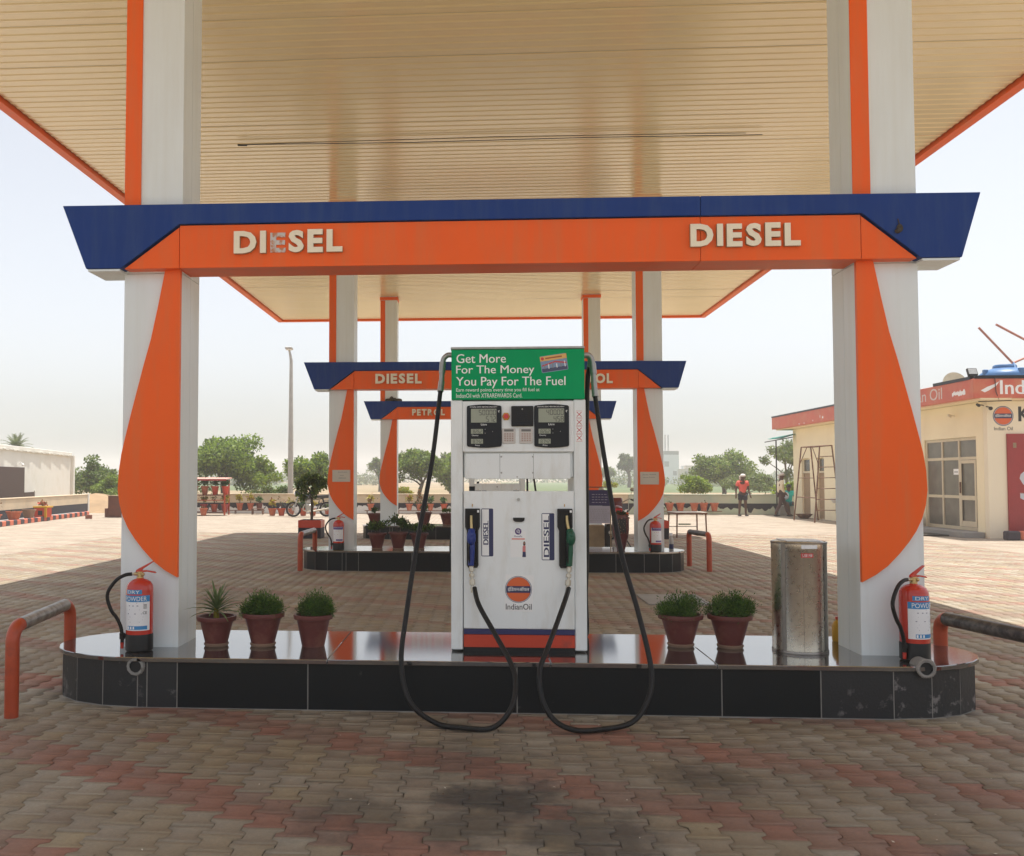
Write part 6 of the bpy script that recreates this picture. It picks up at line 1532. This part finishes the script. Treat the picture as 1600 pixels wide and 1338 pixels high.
# ------------------------------------------------------------------ people
def skin_mesh(name, verts, edges, radii, m, parent, sub=2, root=0):
    me = bpy.data.meshes.new(name); me.from_pydata([tuple(v) for v in verts], edges, []); o = bpy.data.objects.new(name, me); C.objects.link(o)
    o.modifiers.new('s', 'SKIN'); 
    for i, r_ in enumerate(radii):
        sv = me.skin_vertices[0].data[i]; sv.radius = r_ if isinstance(r_, tuple) else (r_, r_); sv.use_root = (i == root)
    md = o.modifiers.new('u', 'SUBSURF'); md.levels = sub; md.render_levels = sub
    bpy.context.view_layer.update(); dg = bpy.context.evaluated_depsgraph_get()
    m2 = bpy.data.meshes.new_from_object(o.evaluated_get(dg)); m2.name = name
    bpy.data.objects.remove(o); bpy.data.meshes.remove(me)
    m2.materials.clear(); m2.materials.append(m); m2.polygons.foreach_set('use_smooth', [True] * len(m2.polygons))
    return put(name, m2, parent)
def make_person(loc, rz, label, J, shirt, trou, head_m, long_sleeve=False, long_trousers=False, shoes=m_dark, cap=True):
    """J: joint positions in metres, facing local -y. pelvis, chest, neck, head, l/r: shoulder elbow wrist hip knee ankle toe"""
    t = thing('person', label, 'person', loc, rz, 'people by the pale green wall')
    names = ['pelvis', 'waist', 'chest', 'neck', 'head', 'crown']; V = [Vector(J[n]) for n in names]; E = [(0, 1), (1, 2), (2, 3), (3, 4), (4, 5)]
    R = [(.135, .10), (.125, .095), (.15, .105), (.055, .055), (.088, .10), (.060, .068)]
    for s in 'lr':
        i = len(V)
        V += [Vector(J[s + 'sh']), Vector(J[s + 'el']), Vector(J[s + 'wr']), Vector(J[s + 'wr']) + (Vector(J[s + 'wr']) - Vector(J[s + 'el'])).normalized() * .085]
        R += [.058, .042, .030, .034]; E += [(2, i), (i, i + 1), (i + 1, i + 2), (i + 2, i + 3)]
        w = V[-1]; dr = (Vector(J[s + 'wr']) - Vector(J[s + 'el'])).normalized(); k = len(V)
        for f in range(4):   # four fingers and a thumb, slightly curled
            V.append(w + dr * (.075 - .012 * abs(f - 1.3)) + Vector((.0, -.03 + .020 * f, 0)) + Vector((.012 if s == 'l' else -.012, 0, 0))); R.append(.009); E.append((i + 3, k + f))
        V.append(w + dr * .02 + Vector((0, -.05, 0))); R.append(.010); E.append((i + 3, k + 4))
        i = len(V)
        V += [Vector(J[s + 'hi']), Vector(J[s + 'kn']), Vector(J[s + 'an']), Vector(J[s + 'to'])]; R += [.088, .060, .040, .034]; E += [(0, i), (i, i + 1), (i + 1, i + 2), (i + 2, i + 3)]
    body = skin_mesh('body', V, E, R, m_skin, t, 2)
    # face
    h = Vector(J['head']); fwd = Vector(J.get('face', (0, -1, 0))).normalized(); sd_ = fwd.cross(Vector((0, 0, 1))).normalized()
    b = MB(); b.ball(h + fwd * .105 + Vector((0, 0, -.005)), (.016, .02, .022), 8, 6); b.build('nose', m_skin, t, smooth=60)
    b = MB()
    for s in (-1, 1): b.ball(h + fwd * .088 + sd_ * s * .034 + Vector((0, 0, .022)), (.012, .010, .008), 8, 6)
    b.build('eyes', m_dark, t); b = MB(); b.ball(h + fwd * .088 + Vector((0, 0, -.055)), (.024, .012, .007), 8, 6); b.build('mouth', M('lips', (.09, .03, .025), .5), t)
    b = MB()
    for s in (-1, 1): b.ball(h + sd_ * s * .088, (.014, .022, .032), 8, 6)
    b.build('ears', m_skin, t)
    if cap:
        b = MB(); b.ball(h + Vector((0, 0, .062)) - fwd * .01, (.108, .112, .085), 14, 10); b.v = [(x, y, max(z, h.z + .028)) for x, y, z in b.v]; b.build('cap', head_m, t, smooth=70)
        b = MB(); q = h + Vector((0, 0, .04)) - fwd * .12; b.ball(q, (.05, .05, .022), 8, 6); b.ball(q - Vector((0, 0, .07)), (.04, .035, .08), 8, 6); b.build('head_cloth', head_m, t, smooth=70)
    else:
        b = MB(); b.ball(h + Vector((0, 0, .05)) - fwd * .018, (.10, .108, .085), 14, 10); b.build('hair', m_dark, t, smooth=70)
    # shirt
    P = [Vector(J[n]) for n in ('pelvis', 'waist', 'chest')]; P[0] = P[0] + Vector((0, 0, -.02)); top = Vector(J['neck']) + Vector((0, 0, -.05))
    SV = [P[0], P[1], P[2], top]; SE = [(0, 1), (1, 2), (2, 3)]; SR = [(.165, .128), (.155, .120), (.175, .130), (.075, .075)]
    for s in 'lr':
        i = len(SV); sh, el, wr = Vector(J[s + 'sh']), Vector(J[s + 'el']), Vector(J[s + 'wr'])
        SV += [sh, sh.lerp(el, .62)]; SR += [.078, .068]; SE += [(2, i), (i, i + 1)]
        if long_sleeve: SV += [el, el.lerp(wr, .85)]; SR += [.060, .050]; SE += [(i + 1, i + 2), (i + 2, i + 3)]
    skin_mesh('shirt', SV, SE, SR, shirt, t, 2)
    SV = [Vector(J['pelvis']) + Vector((0, 0, .03))]; SE = []; SR = [(.158, .122)]
    for s in 'lr':
        i = len(SV); hi, kn, an = Vector(J[s + 'hi']), Vector(J[s + 'kn']), Vector(J[s + 'an'])
        SV += [hi, hi.lerp(kn, .5 if long_trousers else .62)]; SR += [.112, .10 if not long_trousers else .095]; SE += [(0, i), (i, i + 1)]
        if long_trousers: SV += [kn, an.lerp(kn, .12)]; SR += [.078, .066]; SE += [(i + 1, i + 2), (i + 2, i + 3)]
    skin_mesh('trousers' if long_trousers else 'shorts', SV, SE, SR, trou, t, 2)
    for s in 'lr':
        an, to = Vector(J[s + 'an']), Vector(J[s + 'to']); b = MB(); d_ = (to - an); d_.z = 0; d_.normalize(); c_ = an + d_ * .07; c_.z = max(an.z - .055, .03)
        b.ball(c_, (.055 + abs(d_.x) * .08, .055 + abs(d_.y) * .08, .034), 12, 7); b.build('shoe', shoes, t, smooth=70)
    return t
# standing, looking aside
J = dict(pelvis=(0, 0, .90), waist=(0, .0, 1.08), chest=(0, 0, 1.28), neck=(0, 0, 1.44), head=(.02, -.02, 1.555), crown=(.02, -.02, 1.63), face=(.75, -.6, 0),
         lsh=(.19, 0, 1.36), lel=(.25, .02, 1.09), lwr=(.28, -.06, .86), rsh=(-.19, 0, 1.36), rel=(-.27, .02, 1.08), rwr=(-.29, -.03, .84),
         lhi=(.09, 0, .84), lkn=(.10, -.04, .46), lan=(.11, -.02, .08), lto=(.13, -.14, .035), rhi=(-.09, 0, .84), rkn=(-.11, .03, .46), ran=(-.13, .06, .08), rto=(-.15, -.06, .035))
make_person((10.5, 39.3, 0), .15, 'standing person in coral T-shirt, dark shorts and white cap', J, m_pink, m_short, m_cap)
# striding to the right, in profile (faces +x)
J = dict(pelvis=(0, 0, .92), waist=(.0, 0, 1.10), chest=(.01, 0, 1.32), neck=(.02, 0, 1.48), head=(.06, 0, 1.60), crown=(.06, 0, 1.68), face=(1, -.05, -.1),
         lsh=(.0, .18, 1.39), lel=(-.02, .22, 1.12), lwr=(.16, .16, .98), rsh=(.0, -.18, 1.39), rel=(-.04, -.22, 1.12), rwr=(.12, -.20, .93),
         lhi=(0, .09, .87), lkn=(.20, .09, .50), lan=(.30, .09, .09), lto=(.42, .09, .05), rhi=(0, -.09, .87), rkn=(-.06, -.09, .48), ran=(-.26, -.09, .10), rto=(-.14, -.09, .04))
make_person((11.88, 38.9, 0), 0, 'walking person in loose beige long sleeved shirt and brown trousers, head wrapped in white', J, m_beige, m_brownp, m_cap, True, True)
# seated on the wall foot
J = dict(pelvis=(0, 0, .50), waist=(0, -.02, .66), chest=(0, -.05, .87), neck=(0, -.07, 1.03), head=(0, -.12, 1.15), crown=(0, -.12, 1.22), face=(-.3, -1, -.1),
         lsh=(.18, -.05, .95), lel=(.25, -.12, .72), lwr=(.16, -.34, .60), rsh=(-.18, -.05, .95), rel=(-.26, -.10, .70), rwr=(-.22, -.30, .55),
         lhi=(.09, -.02, .47), lkn=(.16, -.44, .50), lan=(.14, -.40, .09), lto=(.15, -.52, .04), rhi=(-.09, -.02, .47), rkn=(-.15, -.42, .48), ran=(-.05, -.36, .09), rto=(-.08, -.48, .04))
sp = make_person((12.60, 40.3, 0), 0, 'seated person in turquoise and pale shirt and teal shorts beside the building corner', J, m_cyan, m_tealp, m_cap, cap=False)
b = MB(); b.ball((-.12, -.13, .80), (.12, .10, .16), 12, 8); b.build('pale_shirt_panel', m_lav, sp, smooth=70)
t = thing('stone_bench', 'low concrete block the person in turquoise sits on', 'bench', (12.60, 40.45, 0)); B('block', m_concrete, t, -.35, .55, -.2, .25, 0, .39, bevel=.02)

# ------------------------------------------------------------------ dusty air
hz = bpy.data.materials.new('dusty_air'); hz.use_nodes = True
n_ = hz.node_tree.nodes; n_.remove(n_['Principled BSDF'])
pv = n_.new('ShaderNodeVolumePrincipled'); pv.inputs['Color'].default_value = (.97, .97, .98, 1); pv.inputs['Density'].default_value = .0015; pv.inputs['Anisotropy'].default_value = 0.
hz.node_tree.links.new(pv.outputs[0], n_['Material Output'].inputs['Volume'])
b = MB(); b.box(-620, 620, -90, 820, -1.1, 17); o = b.build('haze', hz, smooth=0); o['kind'] = 'stuff'
